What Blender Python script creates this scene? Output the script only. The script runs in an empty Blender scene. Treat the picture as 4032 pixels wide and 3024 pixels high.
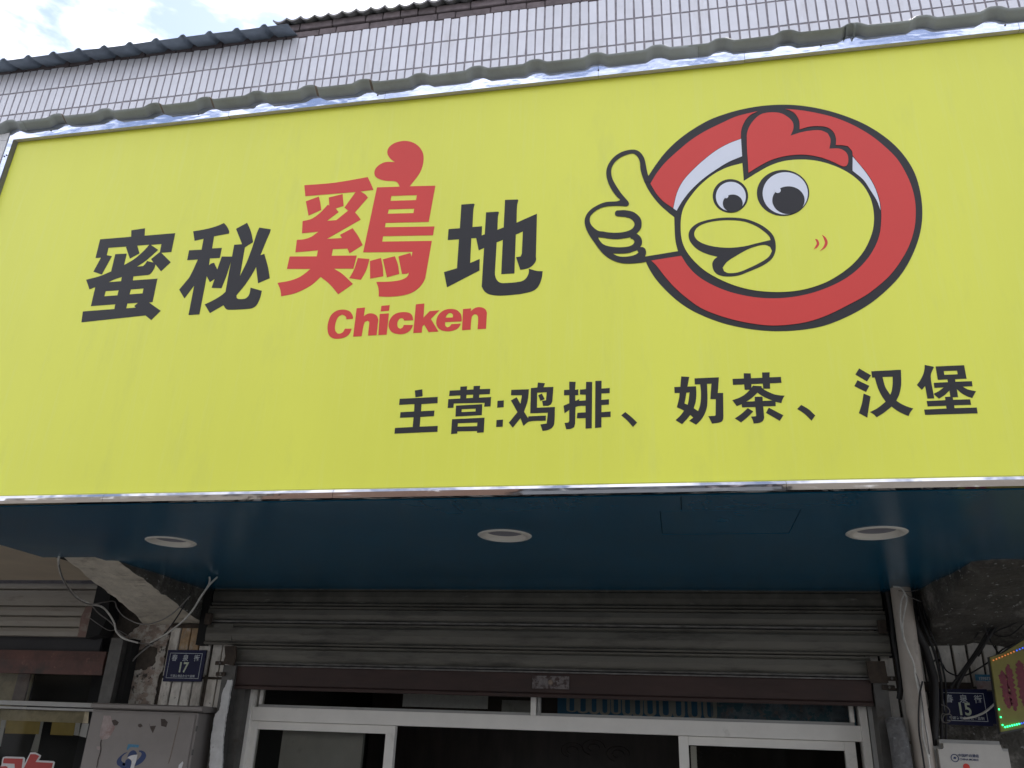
import bpy, bmesh, math, random
from mathutils import Vector, Matrix, noise
random.seed(7)
C = bpy.context.scene.collection
scn = bpy.context.scene

# ---------------------------------------------------------------- camera, sky, sun, exposure
cam = bpy.data.cameras.new('camera'); co = bpy.data.objects.new('camera', cam); C.objects.link(co)
cam.sensor_width = 36.0; cam.lens = 29.46; cam.clip_start = 0.05; cam.clip_end = 500
RT = Vector((0.98199176, 0.18547925, 0.03591129)); UP = Vector((0.04159873, -0.39769899, 0.91657245)); FW = Vector((-0.18428706, 0.89857274, 0.39825283))
co.matrix_world = Matrix(((RT.x, UP.x, -FW.x, 0), (RT.y, UP.y, -FW.y, 0), (RT.z, UP.z, -FW.z, 2.0), (0, 0, 0, 1)))
scn.camera = co
SUN_EL, SUN_AZ = math.radians(58), math.radians(18)      # behind the building, a little to the right
scn.view_settings.view_transform = 'Standard'; scn.view_settings.look = 'None'
scn.view_settings.gamma = 1; scn.view_settings.use_curve_mapping = False
scn.view_settings.exposure = 1.10
w = bpy.data.worlds.new('World'); scn.world = w; w.use_nodes = True
nt = w.node_tree; nt.nodes.clear(); N = nt.nodes.new; L = nt.links.new
sky = N('ShaderNodeTexSky'); sky.sky_type = 'NISHITA'; sky.sun_disc = False
sky.sun_elevation = SUN_EL; sky.sun_rotation = SUN_AZ; sky.air_density = 1.0; sky.ozone_density = 3.0; sky.dust_density = 1.5
tc = N('ShaderNodeTexCoord'); mp = N('ShaderNodeMapping'); mp.inputs['Scale'].default_value = (1.0, 1.0, 2.6); mp.inputs['Rotation'].default_value = (0.2, 0.5, 0.3)
L(tc.outputs['Generated'], mp.inputs['Vector'])
n1 = N('ShaderNodeTexNoise'); n1.inputs['Scale'].default_value = 9.5; n1.inputs['Detail'].default_value = 7; n1.inputs['Roughness'].default_value = 0.5
L(mp.outputs[0], n1.inputs['Vector'])
cr = N('ShaderNodeMapRange'); cr.inputs['From Min'].default_value = 0.38; cr.inputs['From Max'].default_value = 0.56; cr.interpolation_type = 'SMOOTHSTEP'
L(n1.outputs['Fac'], cr.inputs['Value'])
veil = N('ShaderNodeMapRange'); veil.inputs['To Min'].default_value = 0.14; veil.inputs['To Max'].default_value = 1.0
L(cr.outputs[0], veil.inputs['Value'])
mx = N('ShaderNodeMix'); mx.data_type = 'RGBA'; mx.inputs['B'].default_value = (8.5, 8.6, 9.4, 1)
L(veil.outputs[0], mx.inputs['Factor']); L(sky.outputs[0], mx.inputs['A'])
bg = N('ShaderNodeBackground'); bg.inputs['Strength'].default_value = 0.12
wo = N('ShaderNodeOutputWorld'); L(mx.outputs['Result'], bg.inputs['Color']); L(bg.outputs[0], wo.inputs['Surface'])
sl = bpy.data.lights.new('sun', 'SUN'); sl.energy = 2.2; sl.angle = math.radians(0.6); sl.color = (1.0, 0.95, 0.88)
so = bpy.data.objects.new('sun', sl); C.objects.link(so)
sd = Vector((math.sin(SUN_AZ) * math.cos(SUN_EL), math.cos(SUN_AZ) * math.cos(SUN_EL), math.sin(SUN_EL)))
so.rotation_euler = sd.to_track_quat('Z', 'Y').to_euler(); so.location = (3, 8, 14)

# ---------------------------------------------------------------- materials
def mat(name, col, rough=0.6, metal=0.0, var=0.12, scale=6.0, bump=0.0, bscale=60.0, bdist=0.002, stain=None, spec=0.5, rand=0.0, stretch=(1, 1, 1), coat=0.0, rvar=0.1, emit=None):
    m = bpy.data.materials.new(name); m.use_nodes = True; t = m.node_tree; n = t.nodes; b = n['Principled BSDF']; K = t.links.new
    b.inputs['Metallic'].default_value = metal; b.inputs['Roughness'].default_value = rough
    b.inputs['Specular IOR Level'].default_value = spec; b.inputs['Coat Weight'].default_value = coat
    g = n.new('ShaderNodeNewGeometry'); mpn = n.new('ShaderNodeMapping'); mpn.inputs['Scale'].default_value = stretch
    K(g.outputs['Position'], mpn.inputs['Vector'])
    no = n.new('ShaderNodeTexNoise'); no.inputs['Scale'].default_value = scale; no.inputs['Detail'].default_value = 8; no.inputs['Roughness'].default_value = 0.62
    K(mpn.outputs[0], no.inputs['Vector'])
    mr = n.new('ShaderNodeMapRange'); mr.inputs['From Min'].default_value = 0.3; mr.inputs['From Max'].default_value = 0.7
    mr.inputs['To Min'].default_value = 1 - var; mr.inputs['To Max'].default_value = 1 + var; K(no.outputs['Fac'], mr.inputs['Value'])
    vm = n.new('ShaderNodeVectorMath'); vm.operation = 'SCALE'; vm.inputs[0].default_value = col[:3]; K(mr.outputs[0], vm.inputs['Scale'])
    last = vm.outputs[0]
    if rand:
        oi = n.new('ShaderNodeObjectInfo'); m2 = n.new('ShaderNodeMapRange'); m2.inputs['To Min'].default_value = 1 - rand; m2.inputs['To Max'].default_value = 1 + rand
        K(oi.outputs['Random'], m2.inputs['Value']); v2 = n.new('ShaderNodeVectorMath'); v2.operation = 'SCALE'; K(last, v2.inputs[0]); K(m2.outputs[0], v2.inputs['Scale']); last = v2.outputs[0]
    for st in (stain or []):
        c2, sc, lo, hi, strv = st
        mq = n.new('ShaderNodeMapping'); mq.inputs['Scale'].default_value = strv; mq.inputs['Location'].default_value = (sc * .37, 1.3, sc * .11); K(g.outputs['Position'], mq.inputs['Vector'])
        ns = n.new('ShaderNodeTexNoise'); ns.inputs['Scale'].default_value = sc; ns.inputs['Detail'].default_value = 9; ns.inputs['Roughness'].default_value = 0.7; K(mq.outputs[0], ns.inputs['Vector'])
        ms = n.new('ShaderNodeMapRange'); ms.inputs['From Min'].default_value = lo; ms.inputs['From Max'].default_value = hi; K(ns.outputs['Fac'], ms.inputs['Value'])
        mm = n.new('ShaderNodeMix'); mm.data_type = 'RGBA'; mm.inputs['B'].default_value = (*c2, 1); K(ms.outputs[0], mm.inputs['Factor']); K(last, mm.inputs['A']); last = mm.outputs['Result']
    K(last, b.inputs['Base Color'])
    rr = n.new('ShaderNodeMapRange'); rr.inputs['To Min'].default_value = max(0.02, rough * (1 - rvar)); rr.inputs['To Max'].default_value = min(1, rough * (1 + rvar)); K(no.outputs['Fac'], rr.inputs['Value']); K(rr.outputs[0], b.inputs['Roughness'])
    if bump:
        nb = n.new('ShaderNodeTexNoise'); nb.inputs['Scale'].default_value = bscale; nb.inputs['Detail'].default_value = 4; K(mpn.outputs[0], nb.inputs['Vector'])
        bp = n.new('ShaderNodeBump'); bp.inputs['Strength'].default_value = bump; bp.inputs['Distance'].default_value = bdist; K(nb.outputs['Fac'], bp.inputs['Height']); K(bp.outputs[0], b.inputs['Normal'])
    if emit:
        b.inputs['Emission Color'].default_value = (*emit[0], 1); b.inputs['Emission Strength'].default_value = emit[1]
    return m
def glass(name, tint=(0.80, 0.80, 0.78), refl=0.10):
    m = bpy.data.materials.new(name); m.use_nodes = True; t = m.node_tree; n = t.nodes; n.remove(n['Principled BSDF']); K = t.links.new
    tr = n.new('ShaderNodeBsdfTransparent'); tr.inputs[0].default_value = (*tint, 1); gl = n.new('ShaderNodeBsdfGlossy'); gl.inputs['Roughness'].default_value = 0.03
    fr = n.new('ShaderNodeLayerWeight'); fr.inputs['Blend'].default_value = refl; mx = n.new('ShaderNodeMixShader')
    K(fr.outputs['Fresnel'], mx.inputs[0]); K(tr.outputs[0], mx.inputs[1]); K(gl.outputs[0], mx.inputs[2]); K(mx.outputs[0], n['Material Output'].inputs['Surface']); return m
M = {}
BR = (1, 1, 1)
M['yellow'] = mat('sign_yellow', (0.715, 0.738, 0.074), 0.42, var=0.035, scale=1.4, bump=0.12, bscale=260, bdist=0.0006, spec=0.5, stretch=(1.6, 1, 0.35), stain=[((0.64, 0.665, 0.095), 9.0, 0.55, 0.9, (1, 1, 0.25)), ((0.73, 0.765, 0.15), 42.0, 0.52, 1.0, (1, 1, 0.05)), ((0.34, 0.34, 0.10), 30.0, 0.745, 0.80, BR)])
M['red'] = mat('sign_red', (0.61, 0.040, 0.030), 0.42, var=0.04, spec=0.4, scale=2, bump=0.12, bscale=260, bdist=0.0006)
M['black'] = mat('sign_black', (0.017, 0.0165, 0.019), 0.45, spec=0.32, var=0.06, scale=3, bump=0.12, bscale=260, bdist=0.0006)
M['white'] = mat('sign_white', (0.66, 0.69, 0.76), 0.42, var=0.03, scale=3, bump=0.12, bscale=260, bdist=0.0006)
M['steel'] = mat('mirror_steel', (0.52, 0.56, 0.68), 0.06, 1.0, var=0.04, scale=5, bump=0.3, bscale=3.0, bdist=0.012, stretch=(1, 1, 2.2))
M['steel_low'] = mat('warped_steel', (0.50, 0.50, 0.52), 0.05, 1.0, var=0.05, scale=5, bump=0.34, bscale=3.4, bdist=0.011, stretch=(0.8, 1, 1.3))
M['steel_lip'] = mat('lip_reflection_grey', (0.60, 0.55, 0.62), 0.5, 0.0, var=0.1, scale=12, bump=0.3, bscale=6, bdist=0.01)  # matte grey painted in place of the reflection on the down-facing lip
M['green'] = mat('green_sheet', (0.35, 0.38, 0.375), 0.42, 0.0, var=0.14, scale=4, bump=0.25, bscale=9, bdist=0.004, rvar=0.3, stain=[((0.25, 0.26, 0.25), 5.0, 0.5, 0.8, (1, 1, 1)), ((0.13, 0.085, 0.055), 9.0, 0.62, 0.8, BR)])
M['rust'] = mat('rust_streak', (0.22, 0.17, 0.13), 0.8, var=0.3, scale=40, bump=0.4, bscale=90)
M['slate'] = mat('blue_grey_sheet', (0.19, 0.225, 0.27), 0.5, var=0.25, scale=5, bump=0.2, bscale=14, bdist=0.003)
M['tile'] = mat('white_glazed_tile', (0.62, 0.62, 0.66), 0.22, var=0.05, scale=7, rand=0.05, spec=0.5, stain=[((0.40, 0.37, 0.35), 4.2, 0.56, 0.95, (1.6, 1, 0.35)), ((0.25, 0.2, 0.17), 31.0, 0.74, 0.8, BR)])
M['tile_low'] = mat('grimy_tile', (0.66, 0.63, 0.57), 0.3, var=0.14, scale=14, rand=0.10, stain=[((0.20, 0.17, 0.13), 9.0, 0.52, 0.74, (1, 1, 0.35)), ((0.08, 0.065, 0.05), 38.0, 0.62, 0.70, BR)])
M['tile_stain'] = mat('rust_stained_tile', (0.42, 0.28, 0.15), 0.4, var=0.3, scale=30, stain=[((0.5, 0.47, 0.42), 22.0, 0.55, 0.7, (1, 1, .4))])
M['grout'] = mat('grout', (0.25, 0.23, 0.245), 0.9, var=0.25, scale=20, bump=0.4, bscale=120)
M['grout_low'] = mat('dirty_grout', (0.075, 0.062, 0.05), 0.95, var=0.4, scale=24, bump=0.5, bscale=110, bdist=.004)
M['plaster'] = mat('peeling_plaster', (0.30, 0.24, 0.20), 0.9, var=0.35, scale=12, bump=0.9, bscale=40, bdist=0.01, stain=[((0.50, 0.47, 0.42), 14.0, 0.47, 0.55, BR), ((0.05, 0.045, 0.04), 22.0, 0.57, 0.63, BR)])
M['limewash'] = mat('limewashed_concrete', (0.68, 0.62, 0.51), 0.85, var=0.16, scale=16, bump=0.9, bscale=50, bdist=0.008, stain=[((0.30, 0.25, 0.2), 8.0, 0.55, 0.72, (1, 2, 1)), ((0.12, 0.1, 0.085), 30.0, 0.66, 0.72, (1, 2.5, 1))])
M['mouldy'] = mat('mouldy_concrete', (0.085, 0.08, 0.068), 0.95, var=0.35, scale=9, bump=1.0, bscale=45, bdist=0.015, stain=[((0.24, 0.225, 0.20), 7.0, 0.52, 0.66, BR), ((0.50, 0.50, 0.48), 44.0, 0.61, 0.66, BR)])
M['brick'] = mat('dark_brick', (0.145, 0.118, 0.12), 0.9, var=0.3, scale=18, rand=0.13, bump=0.6, bscale=90)
M['mortar'] = mat('mortar', (0.13, 0.105, 0.108), 0.95, var=0.3, scale=20, bump=0.4)
M['roof_tile'] = mat('cement_tile', (0.19, 0.18, 0.175), 0.9, var=0.35, scale=15, rand=0.2, bump=0.5, bscale=70, stain=[((0.14, 0.14, 0.09), 14.0, 0.5, 0.7, BR)])
M['soffit'] = mat('blue_panel', (0.007, 0.112, 0.205), 0.22, 0.0, var=0.12, scale=2.5, bump=0.06, bscale=5, bdist=0.006, spec=0.6, rvar=0.3, stain=[((0.02, 0.11, 0.165), 3.0, 0.52, 0.8, (3, .5, 1)), ((0.05, 0.09, 0.12), 26.0, 0.70, 0.78, BR)])
M['dark'] = mat('dark_gap', (0.012, 0.012, 0.012), 0.9)
M['beige'] = mat('beige_soffit', (0.56, 0.47, 0.35), 0.6, var=0.1, scale=5, bump=0.15, bscale=12, bdist=.004, stain=[((0.25, 0.2, 0.14), 14.0, 0.64, 0.75, BR)])
M['lamp_ring'] = mat('lamp_ring', (0.86, 0.83, 0.74), 0.35, var=0.05)
M['diffuser'] = mat('frosted_diffuser', (0.25, 0.25, 0.29), 0.5, var=0.05)
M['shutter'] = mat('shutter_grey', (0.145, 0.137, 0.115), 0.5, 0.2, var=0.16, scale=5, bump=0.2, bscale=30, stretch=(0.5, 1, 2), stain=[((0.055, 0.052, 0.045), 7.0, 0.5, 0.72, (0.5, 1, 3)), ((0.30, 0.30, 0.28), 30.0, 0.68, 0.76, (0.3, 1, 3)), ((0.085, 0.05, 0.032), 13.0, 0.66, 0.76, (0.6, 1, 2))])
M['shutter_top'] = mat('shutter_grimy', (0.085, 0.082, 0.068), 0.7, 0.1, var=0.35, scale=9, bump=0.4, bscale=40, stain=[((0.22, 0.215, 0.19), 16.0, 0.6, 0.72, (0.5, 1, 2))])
M['edge_metal'] = mat('worn_edge', (0.16, 0.155, 0.145), 0.5, 0.3, var=0.5, scale=22, stretch=(1, 1, 3))
M['brown_bar'] = mat('brown_bar', (0.044, 0.024, 0.020), 0.55, 0.2, var=0.3, scale=6, bump=0.3, bscale=40, stretch=(0.6, 1, 2), stain=[((0.03, 0.022, 0.02), 8.0, 0.55, 0.75, (0.6, 1, 2))])
M['red_bar'] = mat('faded_red_bar', (0.10, 0.042, 0.032), 0.6, var=0.4, scale=10, stain=[((0.3, 0.14, 0.10), 14.0, 0.58, 0.7, BR), ((0.04, 0.03, 0.025), 6.0, 0.5, 0.66, BR)])
M['shutter_left'] = mat('shutter_beige', (0.30, 0.275, 0.235), 0.55, 0.1, var=0.12, scale=6, bump=0.2, bscale=30, stretch=(0.5, 1, 2), stain=[((0.16, 0.13, 0.11), 9.0, 0.55, 0.75, (0.5, 1, 3))])
M['faded_red'] = mat('faded_red_paint', (0.19, 0.12, 0.10), 0.7, var=0.25, scale=20, stain=[((0.27, 0.235, 0.20), 20.0, 0.5, 0.62, BR)])
M['bare_metal'] = mat('dull_metal', (0.095, 0.092, 0.086), 0.5, 0.4, var=0.3, scale=14, bump=0.25, bscale=50, stain=[((0.06, 0.045, 0.035), 12.0, 0.56, 0.7, BR)])
M['scuffed'] = mat('scuffed_plate', (0.17, 0.15, 0.145), 0.6, 0.1, var=0.4, scale=60, stain=[((0.05, 0.03, 0.026), 50.0, 0.48, 0.56, BR)])
M['rusty'] = mat('rusty_bracket', (0.052, 0.038, 0.028), 0.85, var=0.4, scale=30, bump=0.5, bscale=80)
M['alu'] = mat('white_aluminium', (0.74, 0.72, 0.67), 0.42, var=0.05, scale=9, bump=0.05, bscale=80, stain=[((0.40, 0.38, 0.34), 7.0, 0.62, 0.85, BR)])
M['alu_grey'] = mat('grey_aluminium', (0.36, 0.36, 0.345), 0.45, var=0.08, scale=12, stain=[((0.16, 0.15, 0.14), 12.0, 0.6, 0.8, BR)])
M['foam'] = mat('torn_white_strip', (0.60, 0.60, 0.59), 0.8, var=0.12, scale=25, bump=0.5, bscale=60, bdist=.005, stain=[((0.22, 0.21, 0.2), 20.0, 0.64, 0.72, BR)])
M['cabinet'] = mat('cabinet_grey', (0.24, 0.22, 0.205), 0.55, 0.1, var=0.08, scale=8, bump=0.12, bscale=120, bdist=.001, stain=[((0.10, 0.075, 0.06), 10.0, 0.66, 0.8, (1.5, 1, 0.3))])
M['paper'] = mat('torn_paper', (0.36, 0.30, 0.285), 0.9, var=0.2, scale=25, bump=0.5, bscale=60, stain=[((0.25, 0.15, 0.135), 14.0, 0.52, 0.66, BR)])
M['paper_dark'] = mat('flaked_paint', (0.07, 0.055, 0.048), 0.9, var=0.3, scale=40)
M['logo_blue'] = mat('logo_blue', (0.012, 0.035, 0.13), 0.5)
M['sticker'] = mat('sticker_blue', (0.05, 0.20, 0.33), 0.5, var=0.2, scale=60)
M['sticker_white'] = mat('sticker_white', (0.62, 0.62, 0.62), 0.6, var=0.1, scale=60)
M['plate_blue'] = mat('plate_blue', (0.006, 0.009, 0.048), 0.5, spec=0.3, var=0.15, scale=30)
M['plate_print'] = mat('plate_print', (0.45, 0.49, 0.52), 0.5, var=0.25, scale=90)
M['plate_number'] = mat('plate_number', (0.48, 0.54, 0.42), 0.5, var=0.15, scale=90)
M['cable_white'] = mat('white_cable', (0.60, 0.59, 0.55), 0.5, var=0.25, scale=30)
M['cable_grey'] = mat('grey_cable', (0.19, 0.18, 0.17), 0.6, var=0.2, scale=30)
M['cable_black'] = mat('black_cable', (0.018, 0.017, 0.017), 0.6)
M['pipe'] = mat('pvc_pipe', (0.46, 0.41, 0.355), 0.5, var=0.08, scale=9, stain=[((0.15, 0.13, 0.11), 6.0, 0.50, 0.78, (1, 1, .6)), ((0.12, 0.1, 0.09), 34.0, 0.66, 0.72, BR)])
M['foil'] = mat('grey_pipe', (0.13, 0.13, 0.13), 0.6, 0.0, var=0.35, scale=30, bump=1.0, bscale=30, bdist=.02, stain=[((0.3, 0.3, 0.3), 28.0, 0.6, 0.7, (1, 1, 2))])
M['box_white'] = mat('box_white', (0.52, 0.50, 0.46), 0.5, var=0.07, scale=14, stain=[((0.3, 0.28, 0.25), 24.0, 0.64, 0.74, BR)])
M['led_yellow'] = mat('board_yellow', (0.21, 0.185, 0.035), 0.5, var=0.15, scale=16)
M['magenta'] = mat('board_magenta', (0.16, 0.02, 0.035), 0.55, var=0.3, scale=50)
M['led_frame'] = mat('led_frame', (0.06, 0.06, 0.06), 0.5, 0.2)
M['led_green'] = mat('led_green', (0.05, 0.5, 0.2), 0.4, emit=((0.03, 1.0, 0.28), 1.6))
M['led_orange'] = mat('led_orange', (0.3, 0.12, 0.04), 0.4, emit=((1.0, 0.30, 0.08), 0.28))
M['led_blue'] = mat('led_blue', (0.05, 0.1, 0.6), 0.4, emit=((0.05, 0.14, 1.0), 0.5))
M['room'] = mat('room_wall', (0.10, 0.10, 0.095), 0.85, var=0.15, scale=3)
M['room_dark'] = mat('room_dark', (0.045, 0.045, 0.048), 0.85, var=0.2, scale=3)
M['banner_blue'] = mat('banner_blue', (0.02, 0.13, 0.26), 0.5, var=0.15, scale=8)
M['banner_grey'] = mat('banner_pattern', (0.16, 0.21, 0.27), 0.5, var=0.5, scale=22, stain=[((0.06, 0.16, 0.22), 17.0, 0.50, 0.54, BR), ((0.22, 0.20, 0.22), 20.0, 0.56, 0.6, BR)])
M['poster_red'] = mat('poster_red', (0.30, 0.02, 0.025), 0.5, var=0.1)
M['poster_gold'] = mat('poster_gold', (0.45, 0.30, 0.08), 0.5, var=0.1)
M['glass'] = glass('window_glass')
M['wood'] = mat('dark_wood', (0.045, 0.036, 0.030), 0.4, var=0.4, scale=12, stretch=(1, 1, .2))
M['asphalt'] = mat('asphalt', (0.05, 0.05, 0.052), 0.9, var=0.2, scale=4, bump=0.5, bscale=90)
M['paving'] = mat('paving', (0.12, 0.115, 0.105), 0.85, var=0.15, scale=3, bump=0.3, bscale=60)
M['kerb'] = mat('kerb_stone', (0.3, 0.3, 0.28), 0.85)
M['cream'] = mat('cream_wall', (0.26, 0.23, 0.19), 0.85, var=0.1, scale=1)
M['ochre'] = mat('ochre_wall', (0.17, 0.105, 0.075), 0.85, var=0.1, scale=1)
M['pale_grey'] = mat('pale_grey_wall', (0.17, 0.18, 0.19), 0.85, var=0.1, scale=1)
M['awning'] = mat('blue_awning', (0.05, 0.16, 0.24), 0.6)
M['pane_dark'] = mat('far_pane', (0.03, 0.035, 0.04), 0.08)
M['red_print'] = mat('red_window_print', (0.42, 0.035, 0.03), 0.5, var=0.08)
M['ochre_print'] = mat('ochre_window_film', (0.38, 0.28, 0.06), 0.5, var=0.15, scale=20)
M['haze_print'] = mat('faded_window_film', (0.55, 0.48, 0.33), 0.6, var=0.25, scale=24)
M['hardware'] = mat('white_plastic', (0.5, 0.5, 0.47), 0.4)

# ---------------------------------------------------------------- helpers
def wloc(o):
    v = Vector((0, 0, 0))
    while o is not None: v += o.location; o = o.parent
    return v
def thing(name, label, cat, loc=(0, 0, 0), group=None):
    o = bpy.data.objects.new(name, None); C.objects.link(o); o.location = loc; o.empty_display_size = 0.05
    o['label'] = label; o['category'] = cat
    if group: o['group'] = group
    return o
def tag(o, label=None, cat=None, group=None, kind=None):
    for k, v in (('label', label), ('category', cat), ('group', group), ('kind', kind)):
        if v: o[k] = v
    return o
def obj(name, me, m, parent=None, smooth=False):
    """link one mesh (bmesh or mesh, world coordinates) as an object under parent"""
    if isinstance(me, bmesh.types.BMesh):
        d = bpy.data.meshes.new(name); me.to_mesh(d); me.free(); me = d
    for mm in (m if isinstance(m, (list, tuple)) else [m]): me.materials.append(mm)
    if smooth:
        for p in me.polygons: p.use_smooth = True
    o = bpy.data.objects.new(name, me); C.objects.link(o)
    if parent is not None:
        me.transform(Matrix.Translation(-wloc(parent))); o.parent = parent
    return o
def box(bm, x0, x1, y0, y1, z0, z1, bev=0.0, mi=0):
    vs = [bm.verts.new((x, y, z)) for z in (z0, z1) for y in (y0, y1) for x in (x0, x1)]
    fs = [bm.faces.new([vs[i] for i in f]) for f in ((0, 2, 3, 1), (4, 5, 7, 6), (0, 1, 5, 4), (2, 6, 7, 3), (0, 4, 6, 2), (1, 3, 7, 5))]
    for f in fs: f.material_index = mi
    if bev: bmesh.ops.bevel(bm, geom=list({e for f in fs for e in f.edges}), offset=bev, segments=1, affect='EDGES')
    return vs
def B(x0, x1, y0, y1, z0, z1, bev=0.0):
    bm = bmesh.new(); box(bm, x0, x1, y0, y1, z0, z1, bev); return bm
def prism(pts, y0, y1):
    """front outline pts [(x, z)] extruded from y0 (front) to y1"""
    bm = bmesh.new(); a = [bm.verts.new((x, y0, z)) for x, z in pts]; b = [bm.verts.new((x, y1, z)) for x, z in pts]
    bm.faces.new(a); bm.faces.new(list(reversed(b))); n = len(pts)
    for i in range(n): bm.faces.new((a[i], b[i], b[(i + 1) % n], a[(i + 1) % n]))
    bmesh.ops.recalc_face_normals(bm, faces=bm.faces); return bm
def xprof(prof, x0, x1, closed=True):
    """profile [(y, z)] swept along x"""
    bm = bmesh.new(); a = [bm.verts.new((x0, y, z)) for y, z in prof]; b = [bm.verts.new((x1, y, z)) for y, z in prof]; n = len(prof)
    for i in range(n if closed else n - 1): bm.faces.new((a[i], b[i], b[(i + 1) % n], a[(i + 1) % n]))
    if closed: bm.faces.new(a); bm.faces.new(list(reversed(b)))
    bmesh.ops.recalc_face_normals(bm, faces=bm.faces); return bm
def lathe(prof, c, n=40):
    """profile [(r, z)] turned round the vertical axis through c"""
    bm = bmesh.new(); rings = []
    for r, z in prof: rings.append([bm.verts.new((c[0] + r * math.cos(2 * math.pi * i / n), c[1] + r * math.sin(2 * math.pi * i / n), c[2] + z)) for i in range(n)])
    for p, q in zip(rings, rings[1:]):
        for i in range(n): bm.faces.new((p[i], p[(i + 1) % n], q[(i + 1) % n], q[i]))
    return bm
def smooth_path(pts, k=6):
    P = [Vector(p) for p in pts]; out = []
    for i in range(len(P) - 1):
        p0 = P[max(i - 1, 0)]; p1 = P[i]; p2 = P[i + 1]; p3 = P[min(i + 2, len(P) - 1)]
        for j in range(k):
            t = j / k; out.append(0.5 * ((2 * p1) + (p2 - p0) * t + (2 * p0 - 5 * p1 + 4 * p2 - p3) * t * t + (3 * p1 - p0 - 3 * p2 + p3) * t ** 3))
    out.append(P[-1]); return out
def tube(pts, r, n=8, sm=True, bm=None):
    bm = bm or bmesh.new(); P = smooth_path(pts) if sm else [Vector(p) for p in pts]; rings = []
    for i, p in enumerate(P):
        d = (P[min(i + 1, len(P) - 1)] - P[max(i - 1, 0)]).normalized(); u = d.orthogonal().normalized() if i == 0 else (u - d * u.dot(d)).normalized(); v = d.cross(u)
        rings.append([bm.verts.new(p + r * (math.cos(2 * math.pi * j / n) * u + math.sin(2 * math.pi * j / n) * v)) for j in range(n)])
    for a, b in zip(rings, rings[1:]):
        for j in range(n): bm.faces.new((a[j], a[(j + 1) % n], b[(j + 1) % n], b[j]))
    bm.faces.new(rings[0]); bm.faces.new(list(reversed(rings[-1]))); return bm
def rounded(pts):
    """round the gently turning corners of a traced outline"""
    n = len(pts); V = [Vector(p) for p in pts]; soft = []
    for i in range(n):
        a = V[i] - V[i - 1]; b = V[(i + 1) % n] - V[i]
        if a.length < 1e-6 or b.length < 1e-6: soft.append(False); continue
        soft.append(math.radians(4) < a.angle(b) < math.radians(42) and 0.22 < a.length / b.length < 4.5)
    out = []
    for i in range(n):
        j = (i + 1) % n; p, q = V[i], V[j]; L0 = (q - p).length
        if not (soft[i] or soft[j]): out.append(tuple(p)); continue
        t0 = (V[j] - V[i - 1]).normalized() * L0 if soft[i] else q - p
        t1 = (V[(j + 1) % n] - V[i]).normalized() * L0 if soft[j] else q - p
        for s in range(4):
            t = s / 4; h = (2 * t ** 3 - 3 * t * t + 1) * p + (t ** 3 - 2 * t * t + t) * t0 + (-2 * t ** 3 + 3 * t * t) * q + (t ** 3 - t * t) * t1
            out.append(tuple(h))
    return out
def flat(polys, y, rnd=True, thick=0.0006, remap=None):
    """outlines [(x, z)] with holes as a thin sheet whose front lies at y"""
    c = bpy.data.curves.new('t', 'CURVE'); c.dimensions = '2D'; c.fill_mode = 'BOTH'; c.extrude = thick / 2
    for P in polys:
        if rnd: P = rounded(P)
        s = c.splines.new('POLY'); s.points.add(len(P) - 1)
        for i, p in enumerate(P): s.points[i].co = (p[0], p[1], 0, 1)
        s.use_cyclic_u = True
    o = bpy.data.objects.new('t', c); C.objects.link(o); bpy.context.view_layer.update()
    me = bpy.data.meshes.new_from_object(o.evaluated_get(bpy.context.evaluated_depsgraph_get())); bpy.data.objects.remove(o); bpy.data.curves.remove(c)
    for v in me.vertices: v.co = remap(v.co) if remap else Vector((v.co.x, y + thick / 2 - v.co.z, v.co.y))
    me.materials.clear(); return me
def text(body, size, cx, y, cz, bold=0.0, sx=1.0, spacing=1.0, thick=0.0006, rot=0.0):
    c = bpy.data.curves.new('t', 'FONT'); c.body = body; c.size = size; c.offset = bold * size; c.extrude = thick / 2; c.space_character = spacing
    o = bpy.data.objects.new('t', c); C.objects.link(o); bpy.context.view_layer.update()
    me = bpy.data.meshes.new_from_object(o.evaluated_get(bpy.context.evaluated_depsgraph_get())); bpy.data.objects.remove(o); bpy.data.curves.remove(c)
    xs = [v.co.x for v in me.vertices]; ys = [v.co.y for v in me.vertices]; mx_, my_ = (min(xs) + max(xs)) / 2, (min(ys) + max(ys)) / 2
    for v in me.vertices:
        a, b = (v.co.x - mx_) * sx, v.co.y - my_
        v.co = Vector((cx + a * math.cos(rot) - b * math.sin(rot), y + thick / 2 - v.co.z, cz + a * math.sin(rot) + b * math.cos(rot)))
    me.materials.clear(); return me
def roughen(bm, amp, sc, cuts=0):
    if cuts: bmesh.ops.subdivide_edges(bm, edges=bm.edges, cuts=cuts, use_grid_fill=True)
    for v in bm.verts: v.co += noise.noise_vector(v.co * sc) * amp
    return bm

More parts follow.
